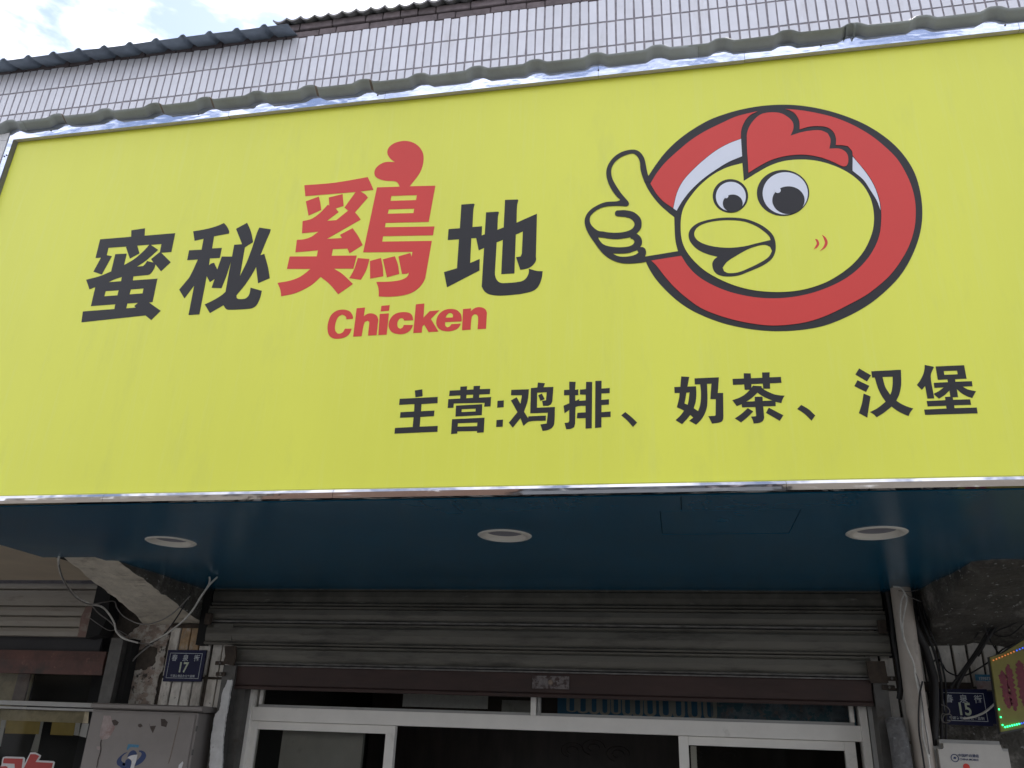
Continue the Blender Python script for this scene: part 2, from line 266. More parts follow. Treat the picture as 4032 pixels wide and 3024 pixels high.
# ---------------------------------------------------------------- ground and the street behind the viewer
def struct(name, bm, m): return tag(obj(name, bm, m), kind='structure')
struct('ground', B(-60, 60, -60, 60, -0.2, -0.01), M['paving'])
struct('road', B(-60, 60, -10.2, -1.9, -0.006, 0.0), M['asphalt'])
struct('pavement', B(-60, 60, -1.75, 3.99, -0.005, 0.13), M['paving'])
struct('kerb', B(-60, 60, -1.9, -1.752, -0.005, 0.125, 0.01), M['kerb'])
struct('far_pavement', B(-60, 60, -13.0, -10.202, -0.005, 0.12), M['paving'])
def street_house(x0, x1, h, wall, label, aw):
    t = thing('street_house', label, 'house', ((x0 + x1) / 2, -13, 0))
    obj('wall', B(x0, x1, -19, -13, 0.1, h), wall, t); obj('roof', B(x0 - .1, x1 + .1, -19.2, -12.7, h, h + .25), M['mortar'], t)
    n = max(2, int((x1 - x0) / 2.2))
    for f in range(1, int(h / 2.9)):
        for i in range(n):
            cx = x0 + (i + .5) * (x1 - x0) / n; z = f * 2.9 + 0.9
            fr = obj('window', B(cx - .75, cx + .75, -13.04, -12.99, z, z + 1.5), M['alu'], t)
            obj('pane', B(cx - .68, cx + .68, -13.06, -13.042, z + .07, z + 1.43), M['pane_dark'], fr)
    obj('shop_front', B(x0 + .3, x1 - .3, -13.05, -12.99, 0.3, 2.6), M['pane_dark'], t)
    obj('awning', xprof([(-13.0, 3.55), (-12.1, 3.15), (-12.1, 3.05), (-13.0, 3.4)], x0 + .2, x1 - .2), aw, t)
street_house(-17, -9.5, 9.2, M['cream'], 'cream house across the street, mirrored at the left of the lower steel trim', M['cream'])
street_house(-9.3, -3.6, 10.0, M['ochre'], 'brown house across the street, mirrored left of centre in the lower steel trim', M['awning'])
street_house(-3.4, 2.2, 8.9, M['pale_grey'], 'grey house across the street, mirrored in the middle of the lower steel trim', M['pale_grey'])
street_house(2.4, 9.5, 9.8, M['cream'], 'tall cream house across the street, mirrored at the right of the lower steel trim', M['awning'])

# ---------------------------------------------------------------- the tiled building
bld = thing('shop_building', 'old shop building with narrow white wall tiles and dark eave above the sign', 'building', (-1.0, 4.0, 0))
XL, XR = -6.2, 4.2
obj('wall', B(XL, XR, 3.9985, 4.25, 4.69 - 2.0 + 0.02, 6.462), M['grout'], bld)
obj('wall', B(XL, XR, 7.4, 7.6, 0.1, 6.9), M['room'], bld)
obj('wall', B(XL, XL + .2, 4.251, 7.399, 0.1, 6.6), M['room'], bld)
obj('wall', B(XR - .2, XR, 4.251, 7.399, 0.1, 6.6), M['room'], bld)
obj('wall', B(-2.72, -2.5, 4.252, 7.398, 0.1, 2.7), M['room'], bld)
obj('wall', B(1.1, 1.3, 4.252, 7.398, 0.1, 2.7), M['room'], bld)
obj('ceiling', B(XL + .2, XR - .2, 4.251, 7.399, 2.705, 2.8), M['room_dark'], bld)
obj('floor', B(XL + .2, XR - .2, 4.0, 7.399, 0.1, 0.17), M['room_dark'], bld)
PW, PH, X0 = 0.0575, 0.2055, -1.618
def tile_mesh(w_, h_, m):
    bm = bmesh.new(); box(bm, -w_ / 2, w_ / 2, -0.006, 0.006, -h_ / 2, h_ / 2)
    front = [f for f in bm.faces if f.calc_center_median().y < -0.005]
    bmesh.ops.bevel(bm, geom=list(front[0].edges), offset=0.0016, segments=1, affect='EDGES')
    d = bpy.data.meshes.new('tile'); bm.to_mesh(d); bm.free(); d.materials.append(m); return d
tm = tile_mesh(0.0466, 0.1935, M['tile'])
def add_tile(parent, me, x, y, z, sx=1, sz=1):
    o = bpy.data.objects.new('tile', me); C.objects.link(o); o.parent = parent; o.location = Vector((x, y, z)) - wloc(parent)
    o.scale = (sx, 1, sz); o.rotation_euler = (random.gauss(0, .004), random.gauss(0, .006), random.gauss(0, .010)); return o
rest = bmesh.new()
for r in range(0, 9):
    zc = 6.468 - 0.098 - r * PH
    i0 = int((XL - X0) / PW) + 1; i1 = int((XR - X0) / PW) - 1
    for i in range(i0, i1):
        x = X0 + (i + .5) * PW + random.gauss(0, .0008)
        vis = {0: (-4.85, 0.35), 1: (-4.80, 1.05), 2: (-4.75, 1.5)}.get(r)
        if vis and vis[0] < x < vis[1]:
            if r == 0: dz = random.choice([0, 0, 0, .003, -.004, -.008]); add_tile(bld, tm, x, 4.0, zc + dz / 2, 1, 1 + dz / .1955)
            else: add_tile(bld, tm, x, 4.0, zc + random.gauss(0, .0008))
        else: box(rest, x - .0232, x + .0232, 3.994, 4.005, zc - .0967, zc + .0967)
tag(obj('tile_field', rest, M['tile'], bld), kind='stuff')

# eave: brick courses, cement tiles on the right, ribbed sheet on the left
obj('mortar_bed', B(XL, XR, 4.012, 4.24, 6.463, 6.60), M['mortar'], bld)
for c_ in range(2):
    x = XL + (0.12 if c_ else 0.0)
    while x < XR - .3:
        L_ = 0.118 if random.random() < .35 else 0.235
        if (-5.0 < x < 0.6):
            z0 = 6.474 + c_ * 0.062
            b_ = B(x, x + L_, 4.0 - c_ * .012 + random.uniform(-.003, .003), 4.1, z0, z0 + 0.056, .004); obj('brick', roughen(b_, .0015, 30), M['brick'], bld)
        x += L_ + 0.007
def wave(x): # one cement tile: two hollows between sharp ridges
    t = (x / 0.1025) % 1.0; return 0.030 * (abs(2 * t - 1) ** 1.9) - 0.008
x = -2.62; k = 0
while x < 1.4:
    bm = bmesh.new(); n = 16; A_ = []; dz = random.uniform(-.004, .004); dy = random.uniform(-.012, .006)
    for yy, zz in ((3.955 + dy, 6.598 + dz), (4.36, 6.598 + .165 + dz)):
        for dn in (0.0, -0.016):
            A_.append([bm.verts.new((x + 0.207 * i / n, yy, zz + dn + wave(0.205 * i / n) + (0.006 * (i / n)))) for i in range(n + 1)])
    for a, b in ((0, 2), (1, 3), (0, 1), (2, 3)):
        for i in range(n): bm.faces.new((A_[a][i], A_[a][i + 1], A_[b][i + 1], A_[b][i]))
    for i in (0, n): bm.faces.new((A_[0][i], A_[1][i], A_[3][i], A_[2][i]))
    bmesh.ops.recalc_face_normals(bm, faces=bm.faces)
    obj('roof_tile', bm, M['roof_tile'], bld); x += 0.205; k += 1
obj('roof', xprof([(4.02, 6.602), (7.6, 8.05), (7.6, 8.0), (4.02, 6.56)], -2.62, XR), M['roof_tile'], bld)
def ribbed(x0, x1, pitch, phase, path, h, wb, wt, m, rustm=None, wob=0.0):
    """ribbed sheet whose ribs follow the path [(y, z)] from the free edge inwards"""
    xs = []; i = math.floor((x0 - phase) / pitch) - 1
    while phase + i * pitch < x1 + pitch:
        c = phase + i * pitch
        xs += [(c - wb * .5 + wb * q / 8, h * min(1.0, 1.25 * math.sin(math.pi * q / 8) ** 1.3)) for q in range(9)]; i += 1
    xs = [p for p in sorted(xs) if x0 < p[0] < x1]; xs = [(x0, 0)] + xs + [(x1, 0)]
    bm = bmesh.new(); rows = []
    for t, (yy, zz) in enumerate(path):
        rows.append([bm.verts.new((x, yy + (noise.noise(Vector((x * 3, 1, 0))) * wob if t < 1 else 0), zz + z + noise.noise(Vector((x * 2.3, 5.5, t * .4))) * wob)) for x, z in xs])
    for a, b in zip(rows, rows[1:]):
        for j in range(len(xs) - 1):
            f = bm.faces.new((a[j], a[j + 1], b[j + 1], b[j]))
            f.smooth = True
            if rustm is not None and xs[j][0] < -.9 and xs[j][1] > xs[j + 1][1] > h * .1 and xs[j][1] < h * .95 and noise.noise(Vector((xs[j][0] * 5, 0, 0))) > -.1: f.material_index = 1
    d = bpy.data.meshes.new('s'); bm.to_mesh(d); bm.free(); return d, ([m, rustm] if rustm else m)
me, ms = ribbed(XL, -2.44, 0.2046, -4.458, [(3.853, 6.448), (3.93, 6.47), (5.2, 7.02), (7.6, 8.08)], 0.026, 0.062, 0.022, M['slate'], None, 0.005)
o = obj('roof_sheet', me, ms, bld); sm_ = o.modifiers.new('s', 'SOLIDIFY'); sm_.thickness = 0.0015

# ---------------------------------------------------------------- green ribbed canopy roof over the sign
can = thing('canopy_roof', 'grey-green ribbed sheet metal roof with rusty ribs projecting over the yellow sign', 'canopy roof', (-0.6, 3.0, 4.2))
edges = [XL, -2.515, -1.005, 0.145, 0.66, 2.0]
for i, (a, b) in enumerate(zip(edges, edges[1:])):
    me, ms = ribbed(a - (.03 if i else 0), b, 0.2155, -1.716, [(2.247 - .002 * (i % 2), 4.2445 - (.003 if i == 3 else 0)), (2.256, 4.2390), (2.268, 4.2310), (2.280, 4.2235), (2.35, 4.2265), (2.9, 4.315), (3.992, 4.50)], 0.0165, 0.088, 0.032, M['green'], M['rust'], 0.005)
    o = obj('roof_sheet', me, ms, can); s_ = o.modifiers.new('s', 'SOLIDIFY'); s_.thickness = 0.001
    if i: o.location.z += 0.0012 * (i % 2 + 1)

# ---------------------------------------------------------------- the yellow sign
CHARS=[
 ('character','B',[[(-1.9313,3.7062),(-1.876,3.7101),(-1.8707,3.6773),(-1.7463,3.6772),(-1.7446,3.5967),(-1.7846,3.5968),(-1.7374,3.5532),(-1.7681,3.5179),(-1.7968,3.5487),(-1.7976,3.5354),(-1.8025,3.5198),(-1.8106,3.5084),(-1.8185,3.5062),(-1.8746,3.5049),(-1.8733,3.488),(-1.7754,3.4878),(-1.773,3.393),(-1.7863,3.3919),(-1.7327,3.3553),(-1.7616,3.3203),(-1.7883,3.3406),(-2.0376,3.3288),(-2.0434,3.3729),(-1.9185,3.3745),(-1.9192,3.3939),(-2.0166,3.3927),(-2.0194,3.4712),(-2.0413,3.4635),(-2.0657,3.5051),(-2.0384,3.5103),(-2.0092,3.5174),(-1.9712,3.5328),(-1.9728,3.6061),(-1.926,3.6047),(-1.925,3.556),(-1.8927,3.5754),(-1.8674,3.5999),(-1.8508,3.6203),(-1.8416,3.6361),(-1.8904,3.6361),(-1.8732,3.6012),(-1.9077,3.5823),(-1.9359,3.6337),(-1.9301,3.6357),(-2.0086,3.6365),(-2.0077,3.6048),(-1.9852,3.5989),(-2.0066,3.5225),(-2.0448,3.5376),(-2.0287,3.5958),(-2.0516,3.5964),(-2.0535,3.6772),(-1.9252,3.6774)],
  [(-1.8346,3.6346),(-1.7923,3.6348),(-1.7908,3.6006),(-1.82,3.5728),(-1.8072,3.5572),(-1.8347,3.5662),(-1.8388,3.554),(-1.846,3.5453),(-1.87,3.5451),(-1.8403,3.5671),(-1.8185,3.5898),(-1.8004,3.6104)],
  [(-1.9702,3.4876),(-1.9512,3.497),(-1.921,3.5063),(-1.92,3.4883)],
  [(-1.9722,3.451),(-1.9204,3.4509),(-1.9201,3.43),(-1.9729,3.4297)],
  [(-1.8719,3.4506),(-1.8217,3.4513),(-1.8207,3.4309),(-1.8724,3.4306)],
  [(-1.8718,3.3935),(-1.8301,3.3937),(-1.8414,3.3809),(-1.8339,3.3747),(-1.8716,3.3741)]]),
 ('character','B',[[(-1.6749,3.6787),(-1.6235,3.6841),(-1.5869,3.692),(-1.5576,3.7038),(-1.5438,3.6885),(-1.5301,3.6654),(-1.5299,3.6564),(-1.5864,3.6499),(-1.5843,3.5984),(-1.5462,3.5972),(-1.5461,3.5555),(-1.5844,3.5566),(-1.5829,3.5282),(-1.5753,3.5347),(-1.5645,3.5371),(-1.5467,3.508),(-1.5393,3.5609),(-1.4993,3.5573),(-1.4998,3.6066),(-1.4696,3.6064),(-1.505,3.6742),(-1.4658,3.6966),(-1.4455,3.6599),(-1.428,3.6117),(-1.4563,3.5921),(-1.4543,3.4735),(-1.4378,3.5309),(-1.4267,3.5936),(-1.4196,3.6494),(-1.4144,3.6714),(-1.3689,3.6604),(-1.3688,3.651),(-1.3761,3.6214),(-1.3906,3.5539),(-1.3764,3.5587),(-1.3527,3.5007),(-1.3395,3.4572),(-1.3801,3.4402),(-1.3991,3.5074),(-1.4062,3.4854),(-1.4286,3.4369),(-1.4537,3.3974),(-1.4507,3.3869),(-1.4423,3.3822),(-1.4189,3.3821),(-1.408,3.3915),(-1.4049,3.4046),(-1.4055,3.4245),(-1.3608,3.4087),(-1.363,3.379),(-1.3711,3.3533),(-1.3836,3.3436),(-1.3992,3.3409),(-1.4654,3.3416),(-1.4823,3.3457),(-1.4954,3.3616),(-1.541,3.3337),(-1.5674,3.3695),(-1.5351,3.3851),(-1.5093,3.4024),(-1.4977,3.4142),(-1.4998,3.5402),(-1.5059,3.4813),(-1.516,3.4301),(-1.5542,3.4344),(-1.5494,3.4701),(-1.5654,3.4581),(-1.5827,3.484),(-1.5801,3.3314),(-1.6213,3.3314),(-1.6236,3.4491),(-1.6509,3.3989),(-1.6789,3.436),(-1.6616,3.4636),(-1.648,3.4881),(-1.6312,3.556),(-1.6735,3.5566),(-1.6742,3.5978),(-1.625,3.5965),(-1.6263,3.6427),(-1.6606,3.637)]]),
 ('character','R',[[(-0.9868,3.8016),(-0.9032,3.7961),(-0.9068,3.8063),(-0.9147,3.8169),(-0.9268,3.8227),(-0.9562,3.8271),(-0.9803,3.8364),(-0.9973,3.8495),(-1.0033,3.8661),(-1.0009,3.8841),(-0.987,3.9009),(-0.9645,3.9099),(-0.9309,3.9057),(-0.9503,3.9244),(-0.9629,3.949),(-0.9609,3.9721),(-0.9448,3.9889),(-0.9219,3.9965),(-0.8984,3.9966),(-0.87,3.9857),(-0.8469,3.9658),(-0.8313,3.9408),(-0.8246,3.9148),(-0.8247,3.8829),(-0.8317,3.8521),(-0.8448,3.8265),(-0.8656,3.794),(-0.7717,3.7864),(-0.7841,3.6378),(-0.9393,3.6478),(-0.9401,3.6299),(-0.7619,3.6172),(-0.7647,3.5818),(-0.9428,3.5937),(-0.9443,3.572),(-0.767,3.5596),(-0.7772,3.4316),(-0.7807,3.408),(-0.7964,3.3814),(-0.8232,3.3617),(-0.8619,3.3539),(-0.9014,3.3535),(-0.9339,3.3569),(-0.9382,3.3877),(-0.9485,3.4136),(-0.9035,3.4111),(-0.8674,3.4136),(-0.8465,3.4216),(-0.8384,3.4322),(-0.8381,3.441),(-0.8443,3.4375),(-0.861,3.4376),(-0.8799,3.5073),(-0.8388,3.5183),(-0.8334,3.5027),(-0.8318,3.5218),(-1.0083,3.5343)],
  [(-0.9295,3.7593),(-0.8356,3.7534),(-0.8369,3.7326),(-0.9305,3.7388)],
  [(-0.9335,3.7033),(-0.8402,3.6973),(-0.8416,3.679),(-0.9351,3.6852)],
  [(-1.0253,3.5129),(-0.9824,3.5057),(-0.99,3.46),(-1.0046,3.4258),(-1.0464,3.4354),(-1.0338,3.4667)],
  [(-0.98,3.4977),(-0.9413,3.5065),(-0.9311,3.4676),(-0.9261,3.4337),(-0.9717,3.4278)],
  [(-0.9344,3.5006),(-0.8926,3.5095),(-0.8787,3.4757),(-0.8705,3.4387),(-0.9128,3.4286)],
  [(-1.2668,3.8401),(-1.1532,3.8387),(-1.0266,3.8504),(-1.0143,3.8265),(-0.999,3.7926),(-1.0472,3.7903),(-1.0282,3.7764),(-1.0161,3.7614),(-1.0576,3.7025),(-1.0451,3.6878),(-1.0324,3.6701),(-1.1485,3.601),(-1.0931,3.5992),(-1.1021,3.6132),(-1.0584,3.6372),(-1.0332,3.6008),(-1.0132,3.564),(-1.0575,3.5342),(-1.0675,3.5543),(-1.1209,3.5567),(-1.122,3.5299),(-1.0299,3.5232),(-1.0362,3.4718),(-1.1069,3.4773),(-1.074,3.4542),(-1.0306,3.4116),(-1.0787,3.3754),(-1.1141,3.4165),(-1.1513,3.4482),(-1.1818,3.4174),(-1.2346,3.3908),(-1.2852,3.3818),(-1.2922,3.4071),(-1.3071,3.436),(-1.2613,3.4417),(-1.2251,3.4554),(-1.1929,3.4827),(-1.2809,3.49),(-1.278,3.5397),(-1.1768,3.5319),(-1.1755,3.5562),(-1.2594,3.5551),(-1.2612,3.6065),(-1.2355,3.6064),(-1.2094,3.6141),(-1.1842,3.6338),(-1.2459,3.6324),(-1.251,3.6838),(-1.22,3.6897),(-1.1915,3.7104),(-1.1643,3.7449),(-1.1583,3.7413),(-1.1645,3.7762),(-1.1134,3.7859),(-1.1036,3.7346),(-1.1322,3.7263),(-1.1192,3.7097),(-1.1584,3.6766),(-1.1235,3.676),(-1.0839,3.7124),(-1.0995,3.7267),(-1.0651,3.7899),(-1.2561,3.7912)],
  [(-1.2508,3.7682),(-1.2035,3.7841),(-1.1936,3.7549),(-1.1864,3.7249),(-1.2316,3.7053)]]),
 ('character','B',[[(-0.6727,3.698),(-0.6293,3.6974),(-0.6261,3.6949),(-0.6291,3.6735),(-0.6286,3.6027),(-0.5955,3.6028),(-0.5951,3.5661),(-0.5844,3.5699),(-0.5842,3.6576),(-0.5412,3.6566),(-0.5398,3.6516),(-0.5422,3.6363),(-0.5418,3.5835),(-0.5207,3.5917),(-0.5206,3.7021),(-0.4758,3.6994),(-0.4749,3.6953),(-0.478,3.6768),(-0.4778,3.6061),(-0.4094,3.6357),(-0.4089,3.4675),(-0.4079,3.457),(-0.4134,3.4428),(-0.4275,3.4294),(-0.4454,3.4238),(-0.4592,3.4228),(-0.4747,3.4716),(-0.4597,3.4733),(-0.4557,3.4839),(-0.4551,3.5697),(-0.4785,3.5597),(-0.478,3.4106),(-0.5214,3.411),(-0.5217,3.5428),(-0.5422,3.5347),(-0.543,3.4197),(-0.5417,3.4071),(-0.5351,3.3901),(-0.5237,3.3794),(-0.5091,3.3767),(-0.4585,3.3783),(-0.4407,3.3872),(-0.4312,3.407),(-0.4306,3.4247),(-0.4054,3.4145),(-0.3852,3.4117),(-0.3886,3.3833),(-0.3986,3.3556),(-0.4143,3.3414),(-0.4427,3.3345),(-0.4641,3.332),(-0.5217,3.3312),(-0.5546,3.3375),(-0.5734,3.3498),(-0.5846,3.3691),(-0.584,3.5167),(-0.6019,3.5084),(-0.6132,3.5576),(-0.6299,3.5582),(-0.6285,3.4616),(-0.5971,3.4748),(-0.5952,3.4308),(-0.7014,3.375),(-0.7156,3.4338),(-0.6953,3.439),(-0.672,3.4452),(-0.6724,3.558),(-0.7113,3.5583),(-0.7113,3.6018),(-0.6721,3.6018)]]),
 ('letter','R',[[(-1.0378,3.2782),(-1.0152,3.2784),(-1.0162,3.2875),(-1.0271,3.3047),(-1.0416,3.3127),(-1.0594,3.3155),(-1.0782,3.3114),(-1.0938,3.2966),(-1.1004,3.2723),(-1.1002,3.2477),(-1.0919,3.2228),(-1.0769,3.2106),(-1.0574,3.2074),(-1.035,3.2114),(-1.0211,3.2226),(-1.015,3.2417),(-1.0389,3.2431),(-1.0433,3.232),(-1.0521,3.2261),(-1.0617,3.2262),(-1.0716,3.2378),(-1.0748,3.2543),(-1.0722,3.2787),(-1.0659,3.2907),(-1.0551,3.2966),(-1.0448,3.2914),(-1.0394,3.2849)]]),
 ('letter','R',[[(-1.0066,3.317),(-0.9775,3.318),(-0.978,3.2851),(-0.9682,3.2927),(-0.9531,3.2946),(-0.9351,3.2864),(-0.9271,3.2716),(-0.9264,3.2574),(-0.9263,3.213),(-0.9556,3.2128),(-0.956,3.2511),(-0.9566,3.2633),(-0.9635,3.2678),(-0.9726,3.2635),(-0.9754,3.2482),(-0.9774,3.212),(-1.0066,3.2121)]]),
 ('letter','R',[[(-0.9234,3.2906),(-0.892,3.2906),(-0.8921,3.2126),(-0.9206,3.2127)],
  [(-0.9208,3.3204),(-0.892,3.3214),(-0.893,3.3005),(-0.9214,3.2999)]]),
 ('letter','R',[[(-0.8377,3.2607),(-0.8067,3.2604),(-0.812,3.2785),(-0.8241,3.2886),(-0.8432,3.2923),(-0.8655,3.2893),(-0.8812,3.2769),(-0.8892,3.2551),(-0.8857,3.2347),(-0.8738,3.2199),(-0.8507,3.2118),(-0.8286,3.2133),(-0.8119,3.2254),(-0.8056,3.2426),(-0.837,3.2446),(-0.8399,3.2359),(-0.847,3.2315),(-0.8548,3.2356),(-0.8596,3.2472),(-0.8583,3.2612),(-0.8524,3.2697),(-0.8449,3.2701),(-0.8388,3.2648)]]),
 ('letter','R',[[(-0.8024,3.3182),(-0.7736,3.3192),(-0.7728,3.2671),(-0.7535,3.2897),(-0.721,3.2908),(-0.7472,3.2611),(-0.7183,3.2135),(-0.7512,3.2134),(-0.7681,3.2415),(-0.7735,3.2347),(-0.7739,3.2132),(-0.8023,3.2133)]]),
 ('letter','R',[[(-0.644,3.2454),(-0.6987,3.2464),(-0.697,3.2332),(-0.69,3.2268),(-0.6829,3.2295),(-0.6769,3.2379),(-0.646,3.2376),(-0.6534,3.2226),(-0.671,3.2138),(-0.6927,3.2131),(-0.7133,3.2203),(-0.7262,3.237),(-0.7281,3.2571),(-0.7211,3.2767),(-0.7054,3.2898),(-0.6873,3.2935),(-0.665,3.2892),(-0.6494,3.2741),(-0.6449,3.2598)],
  [(-0.698,3.2624),(-0.6741,3.2617),(-0.6741,3.2717),(-0.6807,3.2781),(-0.6881,3.2786),(-0.695,3.2718)]]),
 ('letter','R',[[(-0.642,3.2901),(-0.6154,3.2911),(-0.6163,3.2808),(-0.6031,3.2911),(-0.5887,3.2938),(-0.5721,3.2879),(-0.5631,3.2745),(-0.5625,3.2625),(-0.5627,3.2144),(-0.5899,3.2144),(-0.5903,3.2563),(-0.5945,3.2665),(-0.6037,3.2691),(-0.6115,3.2597),(-0.6128,3.2142),(-0.6409,3.2136)]]),
 ('character','S',[[(-0.7798,3.0112),(-0.7557,3.0142),(-0.753,2.9907),(-0.7759,2.9881)],
  [(-0.8267,2.985),(-0.704,2.9863),(-0.7032,2.9655),(-0.7543,2.9644),(-0.7539,2.9406),(-0.7113,2.9413),(-0.7114,2.9228),(-0.7542,2.9217),(-0.7542,2.89),(-0.6969,2.8903),(-0.6966,2.8714),(-0.8327,2.8697),(-0.8326,2.8884),(-0.7762,2.8896),(-0.7763,2.9217),(-0.82,2.9213),(-0.8198,2.9399),(-0.7761,2.9406),(-0.777,2.9653),(-0.8267,2.9645)]]),
 ('character','S',[[(-0.6338,3.0177),(-0.6125,3.0179),(-0.613,3.0059),(-0.5919,3.0066),(-0.5917,3.0178),(-0.5714,3.0177),(-0.5719,3.0065),(-0.5389,3.0062),(-0.5396,2.9888),(-0.5725,2.9886),(-0.5727,2.9784),(-0.535,2.9788),(-0.5354,2.9482),(-0.5551,2.9478),(-0.5542,2.9607),(-0.6514,2.9622),(-0.6516,2.9484),(-0.6697,2.948),(-0.6695,2.9772),(-0.632,2.9777),(-0.6319,2.9884),(-0.6679,2.9879),(-0.6672,3.0059),(-0.6338,3.006)],
  [(-0.6131,2.9892),(-0.5917,2.9891),(-0.5918,2.9784),(-0.6128,2.9781)],
  [(-0.6438,2.9548),(-0.5615,2.9562),(-0.5611,2.9204),(-0.6433,2.9191)],
  [(-0.6249,2.9423),(-0.5808,2.9425),(-0.5811,2.9332),(-0.6251,2.9329)],
  [(-0.6533,2.9105),(-0.5522,2.9119),(-0.5524,2.8647),(-0.5732,2.8639),(-0.5728,2.8696),(-0.6339,2.8705),(-0.6342,2.8636),(-0.6534,2.8627)],
  [(-0.6341,2.8967),(-0.5735,2.8968),(-0.5737,2.8853),(-0.6345,2.8859)]]),
 ('character','S',[[(-0.5144,2.9653),(-0.4948,2.9661),(-0.4946,2.9438),(-0.5145,2.943)],
  [(-0.5146,2.9028),(-0.4948,2.9036),(-0.495,2.8811),(-0.515,2.8806)]]),
 ('character','S',[[(-0.4732,2.9998),(-0.4186,2.9994),(-0.4216,2.9615),(-0.4315,2.927),(-0.4181,2.9051),(-0.4176,2.9112),(-0.3646,2.9119),(-0.3649,2.8955),(-0.4149,2.8943),(-0.4319,2.8812),(-0.4417,2.9063),(-0.4643,2.8766),(-0.4765,2.893),(-0.4515,2.9259),(-0.473,2.9648),(-0.4557,2.9746),(-0.4432,2.9527),(-0.4393,2.9806),(-0.4733,2.982)],
  [(-0.3913,3.0206),(-0.3699,3.0169),(-0.3741,3.0041),(-0.3438,3.0039),(-0.3463,2.9565),(-0.3505,2.947),(-0.3594,2.9431),(-0.3739,2.9437),(-0.3775,2.9597),(-0.3652,2.9611),(-0.3639,2.9872),(-0.393,2.9872),(-0.3926,2.9379),(-0.3381,2.9384),(-0.3394,2.8855),(-0.3456,2.8725),(-0.3579,2.8658),(-0.3739,2.8633),(-0.3808,2.8839),(-0.3619,2.8863),(-0.359,2.9208),(-0.4124,2.9206),(-0.4125,3.003),(-0.3931,3.0041)],
  [(-0.3895,2.9785),(-0.3784,2.9835),(-0.3696,2.9648),(-0.3822,2.9599)]]),
 ('character','S',[[(-0.2958,3.019),(-0.2766,3.0173),(-0.2779,2.9912),(-0.2682,2.9927),(-0.2685,2.9741),(-0.2775,2.9737),(-0.277,2.9556),(-0.2649,2.9608),(-0.2656,2.9551),(-0.246,2.9558),(-0.246,2.9739),(-0.2635,2.9755),(-0.2632,2.9913),(-0.2453,2.9925),(-0.2446,3.0159),(-0.2267,3.015),(-0.2284,2.867),(-0.2466,2.8665),(-0.2463,2.8992),(-0.2721,2.8997),(-0.2707,2.9171),(-0.2463,2.9177),(-0.2463,2.9382),(-0.2662,2.9386),(-0.2765,2.9356),(-0.2773,2.8833),(-0.28,2.8722),(-0.2906,2.8669),(-0.3036,2.8666),(-0.3085,2.8863),(-0.2978,2.8871),(-0.2947,2.8915),(-0.295,2.9275),(-0.3088,2.917),(-0.3123,2.9412),(-0.2952,2.9486),(-0.2954,2.9749),(-0.3112,2.9748),(-0.3111,2.9923),(-0.2956,2.9924)],
  [(-0.217,3.0177),(-0.1985,3.0176),(-0.199,2.992),(-0.1742,2.9928),(-0.1747,2.9763),(-0.1991,2.9762),(-0.1996,2.9555),(-0.177,2.9564),(-0.1775,2.9397),(-0.1993,2.939),(-0.1995,2.9163),(-0.1725,2.9175),(-0.173,2.9006),(-0.1996,2.9001),(-0.2001,2.8687),(-0.2186,2.8674)]]),
 ('character','S',[[(-0.1417,2.9043),(-0.1297,2.914),(-0.1107,2.8961),(-0.0963,2.8799),(-0.1086,2.8666),(-0.1247,2.8872)]]),
 ('character','S',[[(0.0357,3.0206),(0.0584,3.0178),(0.0519,2.9872),(0.0765,2.9871),(0.076,2.9599),(0.0725,2.9368),(0.0664,2.9186),(0.0782,2.9091),(0.0837,2.9232),(0.0877,2.9428),(0.0895,2.9676),(0.0886,2.9928),(0.0734,2.9931),(0.0733,3.0125),(0.143,3.0126),(0.1367,2.9633),(0.1518,2.9629),(0.1482,2.8914),(0.1467,2.8817),(0.1422,2.8746),(0.1317,2.871),(0.1148,2.8693),(0.1104,2.8822),(0.1061,2.8924),(0.1235,2.8926),(0.1265,2.8946),(0.1302,2.9443),(0.1148,2.945),(0.1207,2.9935),(0.1081,2.9936),(0.1075,2.9585),(0.1047,2.9256),(0.0991,2.9062),(0.0901,2.8887),(0.079,2.8753),(0.0705,2.8677),(0.0519,2.8803),(0.0637,2.8896),(0.0557,2.8981),(0.0454,2.8854),(0.0313,2.8705),(0.0137,2.8836),(0.0281,2.8975),(0.0389,2.9123),(0.0188,2.9234),(0.0266,2.952),(0.0288,2.9682),(0.0142,2.9685),(0.0142,2.9874),(0.0315,2.9874)],
  [(0.0477,2.9681),(0.0571,2.9687),(0.0534,2.9442),(0.05,2.9298),(0.0409,2.9343),(0.0447,2.9512)]]),
 ('character','S',[[(0.2137,3.0219),(0.2331,3.0209),(0.233,3.0054),(0.2644,3.0054),(0.2651,3.0222),(0.2862,3.0217),(0.2843,3.0058),(0.316,3.0058),(0.316,2.9874),(0.2841,2.9872),(0.2831,2.9704),(0.2645,2.9709),(0.2642,2.987),(0.2325,2.9872),(0.2319,2.9755),(0.2368,2.9819),(0.2604,2.9792),(0.2597,2.9751),(0.2685,2.9664),(0.2796,2.9594),(0.2935,2.9522),(0.3077,2.9487),(0.321,2.9472),(0.3137,2.9351),(0.31,2.9246),(0.2944,2.9291),(0.294,2.9162),(0.2597,2.9165),(0.2597,2.8824),(0.2576,2.8761),(0.2529,2.8707),(0.2447,2.867),(0.2297,2.8656),(0.228,2.8756),(0.2241,2.8866),(0.2369,2.8873),(0.2385,2.8896),(0.2382,2.9155),(0.2015,2.9158),(0.2012,2.9257),(0.1872,2.9202),(0.176,2.9392),(0.1937,2.945),(0.2105,2.9541),(0.2274,2.9696),(0.2126,2.9701),(0.2125,2.9868),(0.1811,2.9869),(0.1812,3.0056),(0.2128,3.0058)],
